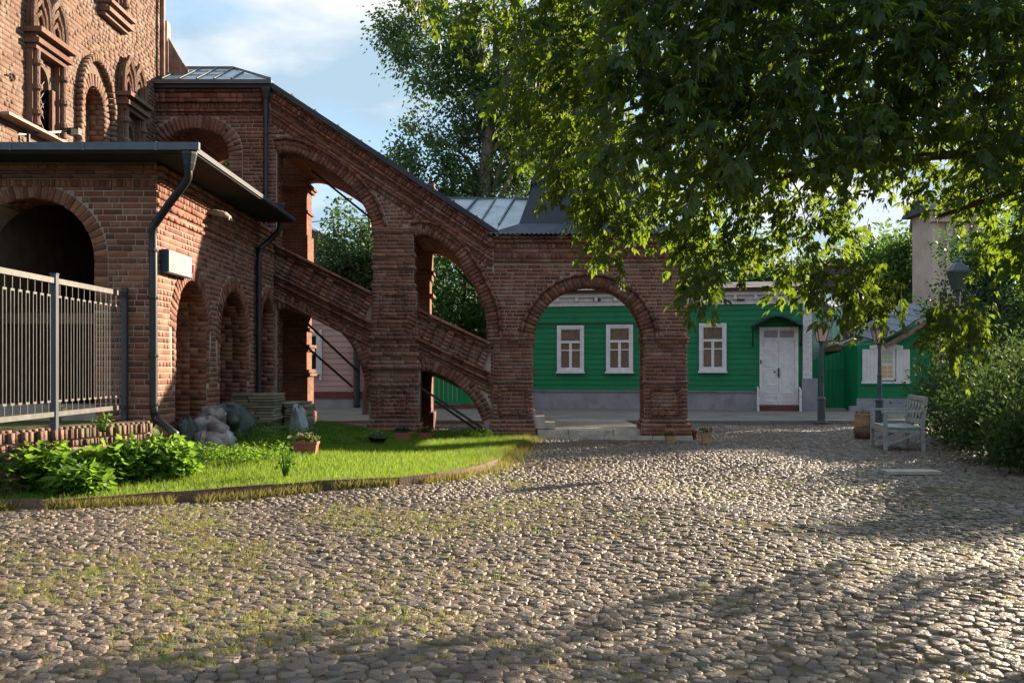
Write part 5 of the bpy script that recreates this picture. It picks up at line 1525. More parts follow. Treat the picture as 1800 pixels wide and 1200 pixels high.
fence = thing('bar_fence', 'iron bar fence of narrow looped bars on the brick retaining wall', 'fence', (-5.0, 11, ZT), 0)
XFn = -5.0
zb0, zt0 = .90, 2.43
def rail(y0, y1, z, h):
    MB().box(XFn - .02, XFn + .02, y0, y1, z, z + h).build('rail', M_fence, fence)
for y0, y1 in ((8.9, 11.04), (11.12, 13.1)):
    rail(y0, y1, zt0 - .05, .06); rail(y0, y1, zb0, .055)
    y = y0 + .10
    while y < y1 - .06:
        m = MB(); t = .008; hw_ = .037
        za, zb_ = zb0 + .17, zt0 - .19
        m.box(XFn - .003, XFn + .003, y - t / 2, y + t / 2, zb0 + .055, za).box(XFn - .003, XFn + .003, y - t / 2, y + t / 2, zb_, zt0 - .05)
        for q in (-1, 1): m.box(XFn - .0035, XFn + .0035, y + q * hw_ - t / 2, y + q * hw_ + t / 2, za + .0125, zb_ - .0125)
        m.box(XFn - .004, XFn + .004, y - hw_ - t / 2, y + hw_ + t / 2, za - .012, za + .012).box(XFn - .004, XFn + .004, y - hw_ - t / 2, y + hw_ + t / 2, zb_ - .012, zb_ + .012)
        m.build('bar', M_fence, fence)
        y += .162
for y in (8.86, 11.08, 13.14):
    p_ = MB().box(XFn - .035, XFn + .035, y - .035, y + .035, .70, zt0 + .05).build('post', M_post, fence)
    MB().box(XFn - .04, XFn + .04, y - .04, y + .04, zt0 + .051, zt0 + .062).build('post_cap', M_post, p_)

# ------------------------------------------------------------------ stacks, sacks and plastic by the outbuilding
def slab_stack(label, x0, x1, y0, y1, z0, n, h, mm=M_slab, ang=0.0):
    c = Vector(((x0 + x1) / 2, (y0 + y1) / 2, z0))
    t = thing('slab_stack', label, 'stack', c[:], ang, 'stacks of slabs by the side wall')
    w, d = (x1 - x0) / 2, (y1 - y0) / 2; z = 0
    for i in range(n):
        hh = h * random.uniform(.85, 1.1); dx, dy = random.uniform(-.03, .03), random.uniform(-.03, .03)
        cuts = random.choice(((0,), (-.15,), (.2,)))
        xs = [-w] + [cu * w for cu in cuts] + [w]
        for a, b in zip(xs, xs[1:]):
            MB().box(a + dx + .005, b + dx - .005, -d + dy, d + dy, z + .003, z + hh - .008, Matrix.Rotation(random.uniform(-.03, .03), 4, 'Z')).build('slab', mm, t, local=True)
        z += hh
    return t
s0 = P(400, 750, 16.6)
slab_stack('broad stack of greenish stone slabs beside the second arch', -4.45, -3.75, 16.3, 17.2, .20, 17, .05)
slab_stack('stack of sandy slabs leaning toward the plastic sheet', -3.72, -3.35, 16.9, 17.6, .18, 15, .047)
slab_stack('small stack of pale boards against the rear pier', -3.95, -3.60, 18.4, 19.0, .15, 14, .045, M_slab)
slab_stack('low heap of white lime slabs by the rear pier foot', -3.98, -3.55, 19.3, 19.8, .08, 4, .05, M_stone)
def sack(name, label, c, sx_, sy_, sz, m, cat='sack', sd=1, sharp=.28, rz=0.0):
    """a slumped cloth shape with folds"""
    n, k = 34, 20; vs = []; 
    for i in range(k + 1):
        t = i / k; ph = math.pi * t
        for j in range(n):
            a = 2 * math.pi * j / n
            r = (abs(math.sin(ph)) ** .55)
            r *= 1 + (.05 * math.sin(11 * a + 5 * t * sd) + .04 * math.sin(17 * a - 9 * t)) * math.sin(ph)
            r *= 1 + .08 * math.sin(a * 3 + sd) + sharp * (noise.noise(Vector((math.cos(a) * 1.6, math.sin(a) * 1.6, t * 2.2 + sd))) + .6 * noise.noise(Vector((math.cos(a) * 4, math.sin(a) * 4, t * 3.2 + sd))))
            z = (1 - math.cos(ph)) / 2
            z = z * (1 + .25 * noise.noise(Vector((math.cos(a), math.sin(a) * 2, sd + 5)))) 
            x_, y_ = r * math.cos(a) * sx_, r * math.sin(a) * sy_
            vs.append((x_ * math.cos(rz) - y_ * math.sin(rz), x_ * math.sin(rz) + y_ * math.cos(rz), z * sz))
    fs = [(i * n + j, i * n + (j + 1) % n, (i + 1) * n + (j + 1) % n, (i + 1) * n + j) for i in range(k) for j in range(n)]
    o = MB().add(vs, fs).build(name, m, None, smooth=True); o.location = c
    return tag(o, label, cat)
sack('sack', 'pale slumped rubbish sack in front of the first arch', (-4.16, 13.95, .1), .26, .24, .42, M_sack, sd=3, sharp=.7)
sack('sack', 'grey lumpy sack lying behind the pale one under the arch', (-4.30, 14.45, .22), .25, .3, .48, M_sack, sd=8, sharp=.8)
sack('sack', 'small knotted grey sack on top of the rubbish heap', (-4.3, 14.75, .58), .18, .22, .30, M_sack, sd=15, sharp=.8)
sack('tarpaulin', 'dark green crumpled tarpaulin over the rubbish', (-4.25, 15.3, .2), .30, .5, .66, M_tarp, 'tarpaulin', sd=12, sharp=.85)
sack('tarpaulin', 'dark bundle of tarpaulin sagging against the wall corner', (-4.45, 13.95, .3), .13, .24, .42, M_tarp, 'tarpaulin', sd=21, sharp=.7)
sack('plastic_sheet', 'pale blue plastic sheet hanging down beside the slabs', (-3.42, 16.6, .12), .13, .16, .66, M_plastic, 'plastic sheet', sd=30, sharp=.9)
sack('plastic_sheet', 'white plastic sheet draped over the sack end', (-3.95, 14.2, .1), .10, .14, .40, M_plastic, 'plastic sheet', sd=33, sharp=.9)
pbx = MB().box(-4.4, -3.98, 13.75, 14.05, .15, .42).build('carton', M_sack, None, origin=(-4.2, 13.9, .15)); tag(pbx, 'flat brown carton lying under the pale sack', 'box')

# ------------------------------------------------------------------ flower pots
def flowers(par, c, r, z, m, n=18, green=True, hz=.12):
    """leaves and small blossoms above a pot"""
    nn = 60
    pos = np.stack([rng.uniform(-r, r, nn), rng.uniform(-r, r, nn), rng.uniform(0, hz * .7, nn)], 1) + np.array(c) + np.array([0, 0, z])
    V, Fc = leaf_arrays(pos, rand_dirs(nn, .8), rand_dirs(nn, 1), rng.uniform(.04, .08, nn), rng.uniform(.02, .035, nn))
    o = bpy.data.objects.new('foliage', np_mesh('foliage', V, Fc, M_leaf_mid)); put(o, par)
    m2 = MB()
    for i in range(n):
        a = random.uniform(0, 6.28); rr = r * math.sqrt(random.random()) * .95
        p = Vector(c) + Vector((rr * math.cos(a), rr * math.sin(a), z + hz * random.uniform(.5, 1)))
        for k in range(5):
            b = k * 1.2566 + a
            q = p + Vector((math.cos(b), math.sin(b), .3)) * .022
            s_ = Vector((-math.sin(b), math.cos(b), 0)) * .013
            m2.add([tuple(p), tuple(q - s_), tuple(q + Vector((math.cos(b), math.sin(b), .2)) * .012), tuple(q + s_)], [(0, 1, 2, 3)])
    m2.build('blossom', m, par)
def pot(label, px, py, z, r, h, m, petals, taper=.78, square=False, group='flower pots', n=18):
    c = A2(px, py, z)
    t = thing('flower_pot', label, 'flower pot', c[:], 0, group)
    k = 4 if square else 18
    mb = MB(); mb._lathe(c, [(r * taper, 0), (r * .98, h * .82), (r * 1.08, h * .83), (r * 1.1, h), (r * .98, h), (r * .96, h * .9)], k)
    mb.build('pot', m, t, smooth=not square)
    MB()._lathe(c, [(r * .9, h * .88), (r * .93, h * .94)], k).build('soil', M_soil, t)
    if petals: flowers(t, c, r * .85, h * .95, petals, n)
    return t
def trough(label, px, py, z, w, d, h, m, petals):
    c = A2(px, py, z)
    t = thing('flower_trough', label, 'flower pot', c[:], 0, 'flower pots')
    W_2, D_2 = w / 2, d / 2
    vs = []
    for s_, zz in ((.84, 0), (.98, h * .8), (1.05, h * .82), (1.05, h), (.95, h), (.92, h * .86)):
        vs += [(c.x - W_2 * s_, c.y - D_2 * s_, c.z + zz), (c.x + W_2 * s_, c.y - D_2 * s_, c.z + zz), (c.x + W_2 * s_, c.y + D_2 * s_, c.z + zz), (c.x - W_2 * s_, c.y + D_2 * s_, c.z + zz)]
    fs = [(3, 2, 1, 0)] + [(4 * i + k, 4 * i + (k + 1) % 4, 4 * i + 4 + (k + 1) % 4, 4 * i + 4 + k) for i in range(5) for k in range(4)] + [(20, 21, 22, 23)]
    MB().add(vs, fs).build('pot', m, t)
    if petals: flowers(t, c, min(W_2, D_2) * .9, h, petals, 12); 
    for q in (-1, 1):
        if petals: flowers(t, c + Vector((q * W_2 * .5, 0, 0)), min(W_2, D_2) * .9, h, petals, 12, hz=.08)
    return t
trough('long terracotta trough with pale pink flowers on the lawn near the weeds', 538, 801, .17, .34, .22, .21, M_terra, M_petal_pink)
t = pot('round black bowl pot at the foot of the middle pier', 664, 785, .10, .155, .17, M_blackpot, M_petal_pink, taper=.35, n=6)
trough('terracotta pot with violet pansies beside the middle pier', 707, 776, .09, .28, .2, .17, M_terra, M_petal_violet)
trough('terracotta pot with dull red plants right after the pansies', 748, 772, .08, .29, .2, .13, M_terra, M_petal_red)
pot('tan square pot with coral flowers standing clear of the porch on the cobbles', 1241, 779, .0, .125, .20, M_tanpot, M_petal_red, square=True)
pot('low terracotta pot half hidden against the porch pier foot', 1178, 779, .0, .12, .14, M_tanpot, M_petal_red, square=True)
pot('brown pot tucked behind the corner of the porch pier', 1216, 771, .0, .11, .19, M_terra, None)
cpt = A2(1517, 771, 0)
t = thing('planter_base', 'shaded brown tub carrying the light planter by the bench', 'tub', cpt[:], 0)
MB()._lathe(cpt, [(.165, 0), (.185, .22), (.175, .23), (.17, .20)], 18).build('tub', M_edge, t, smooth=True)
t = thing('flower_pot', 'light tan barrel planter with coral flowers stacked on a brown tub', 'flower pot', (cpt + Vector((0, 0, .232)))[:], 0, 'flower pots')
c2 = cpt + Vector((0, 0, .232))
MB()._lathe(c2, [(.13, 0), (.15, .02), (.145, .13), (.155, .25), (.165, .26), (.165, .28), (.14, .28), (.14, .24)], 18).build('pot', M_tanpot, t, smooth=True)
for k in range(9):
    a = k * .7; MB().bar(c2 + Vector((.150 * math.cos(a), .150 * math.sin(a), .02)), c2 + Vector((.158 * math.cos(a), .158 * math.sin(a), .25)), .012).build('stave', M_tanpot, t)
flowers(t, c2, .13, .26, M_petal_red, 20, hz=.07)

# ------------------------------------------------------------------ street lamps
def lantern(par, c, s=1.0, glass=M_frost):
    """four-sided lantern, c = bottom centre of the cage"""
    m = MB(); b, tq, h = .085 * s, .155 * s, .34 * s
    gl_ = MB()
    for k in range(4):
        a, b2 = R(45 + 90 * k), R(135 + 90 * k)
        q = lambda an, rr, z: (c.x + rr * 1.414 * math.cos(an), c.y + rr * 1.414 * math.sin(an), c.z + z)
        m.bar(q(a, b, 0), q(a, tq, h), .018 * s)
        m.bar(q(a, tq, h), q(b2, tq, h), .02 * s)
        m.bar(q(a, b, 0), q(b2, b, 0), .02 * s)
        g_ = MB().add([q(a, b * .97, .01), q(b2, b * .97, .01), q(b2, tq * .97, h - .01), q(a, tq * .97, h - .01)], [(0, 1, 2, 3)])
        g_.build('lantern_pane', glass, par)
    m.build('lantern_frame', M_lamp, par)
    r2 = 1.414
    mm = MB(); base = 0
    prof = [(tq * r2 * 1.12, h + .012), (tq * r2 * 1.1, h + .03), (tq * r2 * .62, h + .15 * s), (.05 * s, h + .21 * s), (.055 * s, h + .24 * s), (.03 * s, h + .26 * s), (.012 * s, h + .31 * s)]
    mm._lathe(c, prof, 4); mm.build('lantern_cap', M_lamp, par)
    MB()._lathe(c, [(.05 * s, -.05 * s), (.075 * s, -.004)], 8).build('lantern_foot', M_lamp, par)
def street_lamp(label, px, d, y_bot, scale=1.0, glass=M_frost):
    x = (px - 885) * d / 1750; zc = EYE - (y_bot - 645) * d / 1750
    t = thing('street_lamp', label, 'street lamp', (x, d, 0), 0, 'lantern street lamps')
    c = Vector((x, d, 0))
    MB()._lathe(c, [(.17, -.03), (.17, .06), (.135, .08), (.13, .10), (.10, .12), (.09, .60), (.105, .62), (.105, .66), (.06, .70)], 14).build('base', M_lamp, t)
    MB()._lathe(c, [(.058, .701), (.05, 1.2), (.06, 1.21), (.06, 1.24), (.045, 1.25), (.036, zc - .12), (.05, zc - .11), (.05, zc - .06), (.035, zc - .055)], 12).build('pole', M_lamp, t, smooth=False)
    lantern(t, Vector((x, d, zc)), scale, glass)
street_lamp('thin street lamp with pink-lit lantern in front of the green gate', 1444, 25.2, 600)
street_lamp('street lamp rising behind the white bench before the shuttered window', 1546, 24.0, 604)
t = street_lamp('tall street lamp whose dark lantern hides in the bushes by the pink building', 1684, 18.6, 508, .92, M_dark_glass)

# ------------------------------------------------------------------ white bench
def bench():
    nf, ff = Vector((6.58, 17.15, 0)), Vector((6.80, 18.35, 0))
    ax = (ff - nf).normalized(); per = Vector((ax.y, -ax.x, 0))      # towards the back
    t = thing('garden_bench', 'pale grey wooden bench with crossed-lattice back facing the cobbles', 'bench', ((nf + ff) / 2)[:], 0)
    L = (ff - nf).length; D = .60
    B = lambda nm, mb, m=M_bench: mb.build(nm, m, t)
    pt = lambda s, d, z: nf + ax * s + per * d + Vector((0, 0, z))
    for s in (0.0, L):
        B('leg', MB().bar(pt(s, 0, -.01), pt(s, 0, .66), .06))
        B('leg', MB().bar(pt(s, D + .02, -.01), pt(s, D, .42), .062))
        B('back_post', MB().bar(pt(s, D, .421), pt(s, D + .06, .945), .062))
        B('armrest', MB().bar(pt(s, -.06, .675), pt(s, D + .03, .685), .07, .032))
        B('rail', MB().bar(pt(s, .032, .36), pt(s, D - .032, .36), .03, .07))
        B('brace', MB().bar(pt(s, .03, .12), pt(s, D - .04, .33), .028, .04))
    B('rail', MB().bar(pt(.03, 0, .36), pt(L - .03, 0, .36), .035, .07))
    B('rail', MB().bar(pt(.03, D, .36), pt(L - .03, D, .36), .035, .07))
    B('stretcher', MB().bar(pt(.03, .02, .14), pt(L - .03, .02, .14), .03, .04))
    for k in range(6):
        d0_ = .01 + k * .098
        B('slat', MB().box(0, L + .06, -.041, .041, 0, .022, Matrix.Translation(pt(-.03, d0_ + .04, .405 - .012 * math.sin(k / 5 * 3.1))) @ Matrix.Rotation(math.atan2(ax.y, ax.x), 4, 'Z')))
    for z, dd in ((.50, .01), (.905, .055)):
        B('back_rail', MB().bar(pt(.032, D + dd, z), pt(L - .032, D + dd, z), .035, .07))
    n = 5; w = (L - .064) / n
    for k in range(n):
        a, b = .032 + k * w, .032 + (k + 1) * w
        for (u, v) in ((a, b), (b, a)):
            B('lattice_slat', MB().bar(pt(u, D + .014 + (.004 if u < v else -.004), .535), pt(v, D + .05 + (.004 if u < v else -.004), .87), .026, .014))
        if k: B('lattice_slat', MB().bar(pt(a, D + .014, .535), pt(a, D + .05, .87), .024, .02))
    return t
bench()

c = A2(1600, 829, .03)  # added pale slab, its light colour stands in for a sunlit patch
sb_ = MB().box(-.36, .36, -.16, .16, -.02, .022).build('sun_patch_slab', M_stone, None, origin=(0, 0, 0)); sb_.location = c; tag(sb_, 'small flat pale slab added as a painted patch of sunlight on the shaded cobbles below the bench', 'slab')
# fallen yellow leaves
for lab, px, py in (('bright yellow leaf lying on the sunny cobbles right of centre', 1355, 1037), ('small yellow leaf just below the bright one', 1288, 1052), ('yellow leaf on the cobbles near the lower middle', 695, 981),
                    ('yellow leaf on the cobbles near the left border of the grass tufts', 170, 1074), ('pale yellow leaf below the lawn edging', 672, 920), ('orange-brown leaf among the left cobbles', 282, 1112)):
    c = A2(px, py, .045)
    V, Fc = leaf_arrays(np.zeros((1, 3)), np.array([[math.cos(px), math.sin(px), .25]]), np.array([[0.1, 0.2, 1.0]]), np.array([.085]), np.array([.055]))
    o = bpy.data.objects.new('fallen_leaf', np_mesh('fallen_leaf', V, Fc, M_yellowleaf)); o.location = c; put(o)
    tag(o, lab, 'leaf', 'fallen yellow leaves')
# overhead wire
wr = MB().tube([P(500, 396, 33), P(560, 389, 34), P(620, 384, 35), P(720, 384, 36)], .015, 4).build('overhead_wire', M_black, None, origin=P(560, 389, 34)); tag(wr, 'thin overhead wire crossing the sky in the upper stair arch', 'wire')
# ------------------------------------------------------------------ vegetation
def np_obj(name, V, Fc, m, par=None, kind=None):
    o = bpy.data.objects.new(name, np_mesh(name, V, Fc, m)); put(o, par)
    if kind: o['kind'] = kind
    return o

def grow_tree(name, label, cat, base, h, r0, crown, nclump, per, leaf, lm, bm, group=None, lean=(0, 0), clump_r=.5, seed=1, limbs=14, fork=0.45, hang=0.0):
    """crown: list of (cx, cy, cz, rx, ry, rz) ellipsoids relative to the base"""
    rs = np.random.default_rng(seed); rd = random.Random(seed)
    t = thing(name, label, cat, base, 0, group)
    b = Vector(base)
    mb = MB()
    top = Vector((lean[0], lean[1], h))
    tp = [b + Vector((0, 0, -.15))] + [b + top * f + Vector((rd.uniform(-.12, .12), rd.uniform(-.12, .12), 0)) * (h / 8) for f in (.12, .3, .5, .7, .86, .97)]
    rr = [r0 * 1.25, r0, r0 * .85, r0 * .68, r0 * .45, r0 * .22, r0 * .08]
    mb.tube(spline(tp, 3), np.interp(np.linspace(0, 6, 19), range(7), rr), 9)
    mb.build('trunk', bm, t, smooth=True)
    # clump centres
    cs = []
    wts = np.array([c[3] * c[4] * c[5] for c in crown]); wts /= wts.sum()
    for i in range(nclump):
        c = crown[rs.choice(len(crown), p=wts)]
        d = rs.normal(size=3); d /= np.linalg.norm(d); q = rs.random() ** (1 / 2.2)
        cs.append(np.array(base) + np.array(c[:3]) + d * q * np.array(c[3:]))
    cs = np.array(cs)
    lb = MB()
    for i in range(min(limbs, len(cs))):
        e = Vector(cs[i]); zz_ = max(h * fork, min(h * .9, (e.z - b.z) * .75)); s = b + top * (zz_ / h)
        mid = s.lerp(e, .5) + Vector((0, 0, .12 * (e - s).length))
        lb.tube(spline([s, mid, e], 4), np.linspace(r0 * .32, r0 * .05, 9), 6)
    lb.build('limb', bm, t, smooth=True)
    n = nclump * per
    ci = np.repeat(np.arange(nclump), per)
    cr = clump_r * rs.uniform(.55, 1.3, nclump)[ci]
    off_ = rs.normal(size=(n, 3)) * cr[:, None] * np.array([.55, .55, .45]); off_[:, 2] -= hang * np.abs(rs.normal(size=n)) * cr
    pos = cs[ci] + off_
    ax = off_ / (np.linalg.norm(off_, axis=1, keepdims=True) + 1e-6) + rs.normal(size=(n, 3)) * .6; ax[:, 2] -= .35
    V, Fc = leaf_arrays(pos, ax, rs.normal(size=(n, 3)) + np.array([0, 0, .6]), leaf * rs.uniform(.7, 1.3, n), leaf * .62 * rs.uniform(.7, 1.3, n))
    o = np_obj('crown', V, Fc, lm, t)
    return t

def at(px, d): return ((px - 885) * d / 1750, d, 0)
# tall tree behind the stair roof, trunk at px 860
b = at(862, 42)
grow_tree('poplar_tree', 'tall airy poplar rising behind the tin roof with its trunk showing', 'tree', b, 19, .42,
          [(-2.6, 0, 10.2, 2.1, 1.8, 3.6), (-1.2, 0, 7.4, 3.0, 2, 2.0), (1.6, 0, 9.0, 2.2, 2, 3.4), (-1.0, .3, 14.5, 3.6, 2.2, 3.4), (2.2, 0, 14, 3, 2, 3.5), (-3.4, 0, 15.8, 1.4, 1.2, 2.0), (.2, 0, 11.6, 2.2, 1.6, 2.2)],
          200, 260, .17, M_leaf_bg, M_bark_pale, clump_r=.72, seed=4, limbs=34, fork=.33, hang=.5)
grow_tree('poplar_tree', 'second poplar crown filling the sky right of the tall trunk', 'tree', at(985, 47), 16, .35,
          [(0, 0, 9, 3.2, 2.4, 4.5), (1, 0, 13, 3, 2, 3)], 100, 240, .16, M_leaf_bg, M_bark_pale, clump_r=.9, seed=9, limbs=16, hang=.4)
grow_tree('maple_tree', 'dark bushy tree seen through the upper stair arch above the pink roof', 'tree', at(648, 29), 6.4, .16,
          [(-.5, 0, 4.5, 1.15, 1.2, 1.7), (.4, 0, 3.9, 1.3, 1.3, 1.7), (-1.1, 0, 3.9, .8, 1, 1.0)], 80, 150, .13, M_leaf_dark, M_bark, clump_r=.42, seed=11)
grow_tree('maple_tree', 'bright green tree filling the second stair arch', 'tree', at(818, 35.5), 6.0, .16,
          [(0, 0, 3.6, 2.0, 1.4, 2.4), (.8, 0, 4.7, 1.3, 1, 1.4), (-1.1, .4, 3.2, 1.3, 1, 1.7), (.9, 0, 2.4, 1.3, 1, 1.2)], 100, 150, .13, M_leaf_mid, M_bark, clump_r=.45, seed=12)
grow_tree('maple_tree', 'dark tree standing between the green house and the second stair arch', 'tree', at(722, 36), 6.2, .16,
          [(0, 0, 4.4, 1.8, 1.4, 2.1)], 70, 130, .14, M_leaf_dark, M_bark, clump_r=.5, seed=13)
grow_tree('birch_tree', 'distant tree glimpsed through the small top arch of the landing', 'tree', at(385, 38), 11, .25,
          [(0, 0, 8.5, 1.6, 1.6, 2.6)], 40, 110, .22, M_leaf_mid, M_bark_pale, clump_r=.6, seed=14)
# trees behind the sheds on the right
grow_tree('garden_tree', 'sunlit green tree behind the mint shed', 'tree', at(1530, 44), 8, .3, [(0, 0, 4.4, 2.2, 2, 2.6), (.6, 0, 5.8, 1.6, 1.6, 1.6)], 90, 130, .2, M_leaf_mid, M_bark, clump_r=.7, seed=15)
grow_tree('garden_tree', 'green tree beside the pink building over the shed roof', 'tree', at(1605, 40), 8, .3, [(0, 0, 4.0, 1.7, 1.7, 2.6), (-.3, 0, 5.6, 1.2, 1.6, 1.6)], 80, 130, .19, M_leaf_mid, M_bark, clump_r=.65, seed=16)
grow_tree('garden_tree', 'dull green tree far behind the green house roof', 'tree', at(1330, 50), 9, .3, [(0, 0, 6, 4.5, 2, 2.6), (3, 0, 5.0, 2.6, 1.6, 2.6), (-4.5, 0, 5.6, 3.0, 1.6, 2.6)], 110, 120, .24, M_leaf_bg, M_bark, clump_r=.9, seed=17)
grow_tree('garden_tree', 'wide dark tree behind the pink building at the frame edge', 'tree', at(1800, 36), 9, .3, [(0, 0, 5, 3.5, 2, 3.6)], 90, 120, .2, M_leaf_dark, M_bark, clump_r=.8, seed=18)

grow_tree('linden_tree', 'rounded linden crown hiding the side of the pink building', 'tree', (12.7, 26.2, 0), 5.2, .16, [(0, 0, 3.3, 1.5, 1.2, 1.7), (.9, .3, 4.2, 1.2, 1.1, 1.2)], 80, 130, .12, M_leaf_dark, M_bark, clump_r=.5, seed=66)
# shrubs on the right --------------------------------------------------------
def shrub(name, label, c, rx, ry, rz, n, leaf, lm, seed, group='shrubs on the right', flat=.5, stems=10):
    rs = np.random.default_rng(seed); rd = random.Random(seed)
    t = thing(name, label, 'shrub', c, 0, group)
    mb = MB(); b = Vector(c)
    for i in range(stems):
        a = rd.uniform(0, 6.28); q = rd.random() ** .5
        e = b + Vector((math.cos(a) * rx * q, math.sin(a) * ry * q, rz * rd.uniform(.9, 1.8)))
        mb.tube(spline([b + Vector((math.cos(a) * rx * .2, math.sin(a) * ry * .2, -.05)), b.lerp(e, .5) + Vector((0, 0, .1)), e], 3), np.linspace(.018, .004, 7), 5)
    mb.build('stem', M_bark, t)
    k = max(10, n // 90); cs = rs.normal(size=(k, 3)); cs /= np.linalg.norm(cs, axis=1, keepdims=True)
    cs = cs * (rs.random((k, 1)) ** .33) * np.array([rx, ry, rz]) * .85 + np.array([0, 0, rz])
    ci = rs.integers(0, k, n)
    off_ = rs.normal(size=(n, 3)) * np.array([.20, .20, .17]) * (min(rx, ry, rz) / .6)
    pos = cs[ci] + off_
    pos[:, 2] = np.abs(pos[:, 2]); pos += np.array(c)
    ax = off_ + rs.normal(size=(n, 3)) * .25 + np.array([0, 0, .15])
    V, Fc = leaf_arrays(pos, ax, rs.normal(size=(n, 3)) + np.array([0, 0, .7]), leaf * rs.uniform(.6, 1.4, n), leaf * .5 * rs.uniform(.6, 1.4, n))
    np_obj('foliage', V, Fc, lm, t)
    return t
sh = [(8.1, 17.3, .50, .8, .62, 'low leafy shrub touching the bench back', M_leaf_bush), (8.7, 18.8, .8, .9, .78, 'green shrub behind the bench', M_leaf_bush),
      (7.55, 15.2, .75, .9, .60, 'rounded low shrub on the cobble edge past the bench', M_leaf_bush), (8.6, 16.2, .9, 1.0, .85, 'bushy green shrub in the middle of the bed', M_leaf_bush),
      (7.35, 13.2, .75, 1.0, .56, 'low dark shrub spilling over the cobbles at the frame edge', M_leaf_bush), (8.5, 14.2, .9, 1.0, .80, 'dense shrub in the second row of the bed', M_leaf_bush),
      (9.9, 16.4, 1.0, 1.2, .80, 'tall shrub at the back of the bed', M_leaf_bush), (9.0, 12.2, 1.0, 1.2, .75, 'broad shrub just outside the right of the bench bed', M_leaf_bush),
      (10.3, 20.4, 1.1, 1.2, .95, 'dark tall shrub beneath the lantern by the pink building', M_leaf_bush), (10.0, 21.8, .8, .8, .85, 'dark shrub in front of the shuttered window', M_leaf_bush)]
for i, (x, y, rx, ry, rz, lab, m) in enumerate(sh):
    shrub('shrub', lab, (x, y, 0), rx, ry, rz, int(2600 * rx * ry * rz / .45) + 1200, .09, m, 40 + i)
grow_tree('lilac_tree', 'dark lilac tree filling the right edge above the shrubs', 'tree', (12.3, 24.6, 0), 3.6, .09, [(0, 0, 2.3, 1.3, 1.2, 1.0), (1.0, -.5, 2.7, 1.2, 1.2, 1.0)], 80, 150, .085, M_leaf_dark, M_bark, clump_r=.34, seed=60)
grow_tree('lilac_tree', 'smaller dark lilac leaning toward the street lamp', 'tree', (12.5, 26.0, 0), 3.4, .07, [(0, 0, 1.9, .9, .9, .8)], 45, 130, .08, M_leaf_dark, M_bark, clump_r=.30, seed=61)
grow_tree('hazel_tree', 'tall hazel just past the frame edge shading the cobbles below the bench', 'tree', (9.6, 13.8, 0), 2.8, .10, [(0, 0, 1.2, 1.3, 1.5, 1.15), (.2, .3, 1.9, 1.0, 1.0, .75)], 120, 130, .09, M_leaf_bush, M_bark, clump_r=.4, seed=62)
# seed bed grass tufts between shrubs and cobbles
# ------------------------------------------------------------------ weeds and lawn
def weed(name, label, c, r, h, nleaf, leaf, m, seed, group='weeds beside the lawn', big=False):
    rs = np.random.default_rng(seed)
    t = thing(name, label, 'weed', c, 0, group)
    k = nleaf
    a = rs.uniform(0, 6.28, k); q = np.sqrt(rs.random(k)) * r
    z = h * (.25 + .75 * rs.random(k)) * (1 - .45 * (q / r) ** 2)
    pos = np.stack([q * np.cos(a), q * np.sin(a), z], 1) + np.array(c)
    ax = np.stack([np.cos(a), np.sin(a), rs.uniform(-.3, .35, k)], 1) + rs.normal(size=(k, 3)) * .4
    V, Fc = leaf_arrays(pos, ax, rs.normal(size=(k, 3)) * .5 + np.array([0, 0, 1]), leaf * rs.uniform(.6, 1.35, k), leaf * (.85 if big else .5) * rs.uniform(.7, 1.2, k), fold=.22)
    np_obj('foliage', V, Fc, m, t)
    mb = MB()
    for i in range(0, k, max(1, k // 22)):
        p = Vector(pos[i]); mb.tube([Vector((c[0] + (p.x - c[0]) * .3, c[1] + (p.y - c[1]) * .3, c[2] - .03)), p], [.006, .003], 4)
    mb.build('stem', M_weed, t)
    return t
def lz(x, y): return float(lawn_z(np.float64(x), np.float64(y)))
wl_ = [(20, 868, .38, .62, 'broad-leaved weed at the left frame edge below the fence', 1), (72, 862, .32, .55, 'tall broad-leaved burdock near the frame edge', 1), (130, 872, .28, .36, 'low leafy weed at the edging board', 1),
       (180, 852, .34, .46, 'bright broad-leaved weed below the fence post', 1), (232, 848, .34, .52, 'leafy weed in the middle of the burdock clump', 1), (288, 844, .34, .54, 'lush burdock below the downpipe shoe', 1),
       (300, 822, .30, .42, 'weed clump where the retaining wall ends', 0)]
for i, (px, py, r_, h_, lab, bg_) in enumerate(wl_):
    z = .12
    for _ in range(4):
        c = A2(px, py, z); z = lz(c.x, c.y)
    c = A2(px, py, z)
    weed('weed', lab, (c.x, c.y + .1, z), r_, h_, 560, .115 if bg_ else .08, M_weed, 80 + i, big=True)
for i, (px, py, r_, h_, lab) in enumerate([(345, 800, .4, .26, 'dark low weed patch below the first arch'), (400, 800, .42, .25, 'low weed patch before the slab stacks'), (455, 798, .42, .25, 'weed patch left of the sapling'),
                                           (500, 785, .42, .22, 'weed patch behind the terracotta trough'), (585, 782, .34, .20, 'weed patch right of the terracotta trough'), (625, 777, .3, .16, 'thin weed patch nearest the middle pier'),
                                           (370, 778, .5, .30, 'shaded weed patch at the sacks'), (430, 775, .5, .30, 'shaded weed patch in front of the stacks'), (490, 772, .5, .30, 'shaded weed patch at the plastic sheet'), (555, 770, .5, .28, 'shaded weed patch by the rear pier'),
                                           (790, 772, .45, .22, 'dark weeds between the middle pier and the porch'), (835, 772, .35, .24, 'dark weeds at the porch pier foot')]):
    z = .1
    for _ in range(4):
        c = A2(px, py, z); z = lz(c.x, c.y)
    weed('weed', lab, (c.x, c.y, z), r_, h_, 420, .055, M_weed, 100 + i)
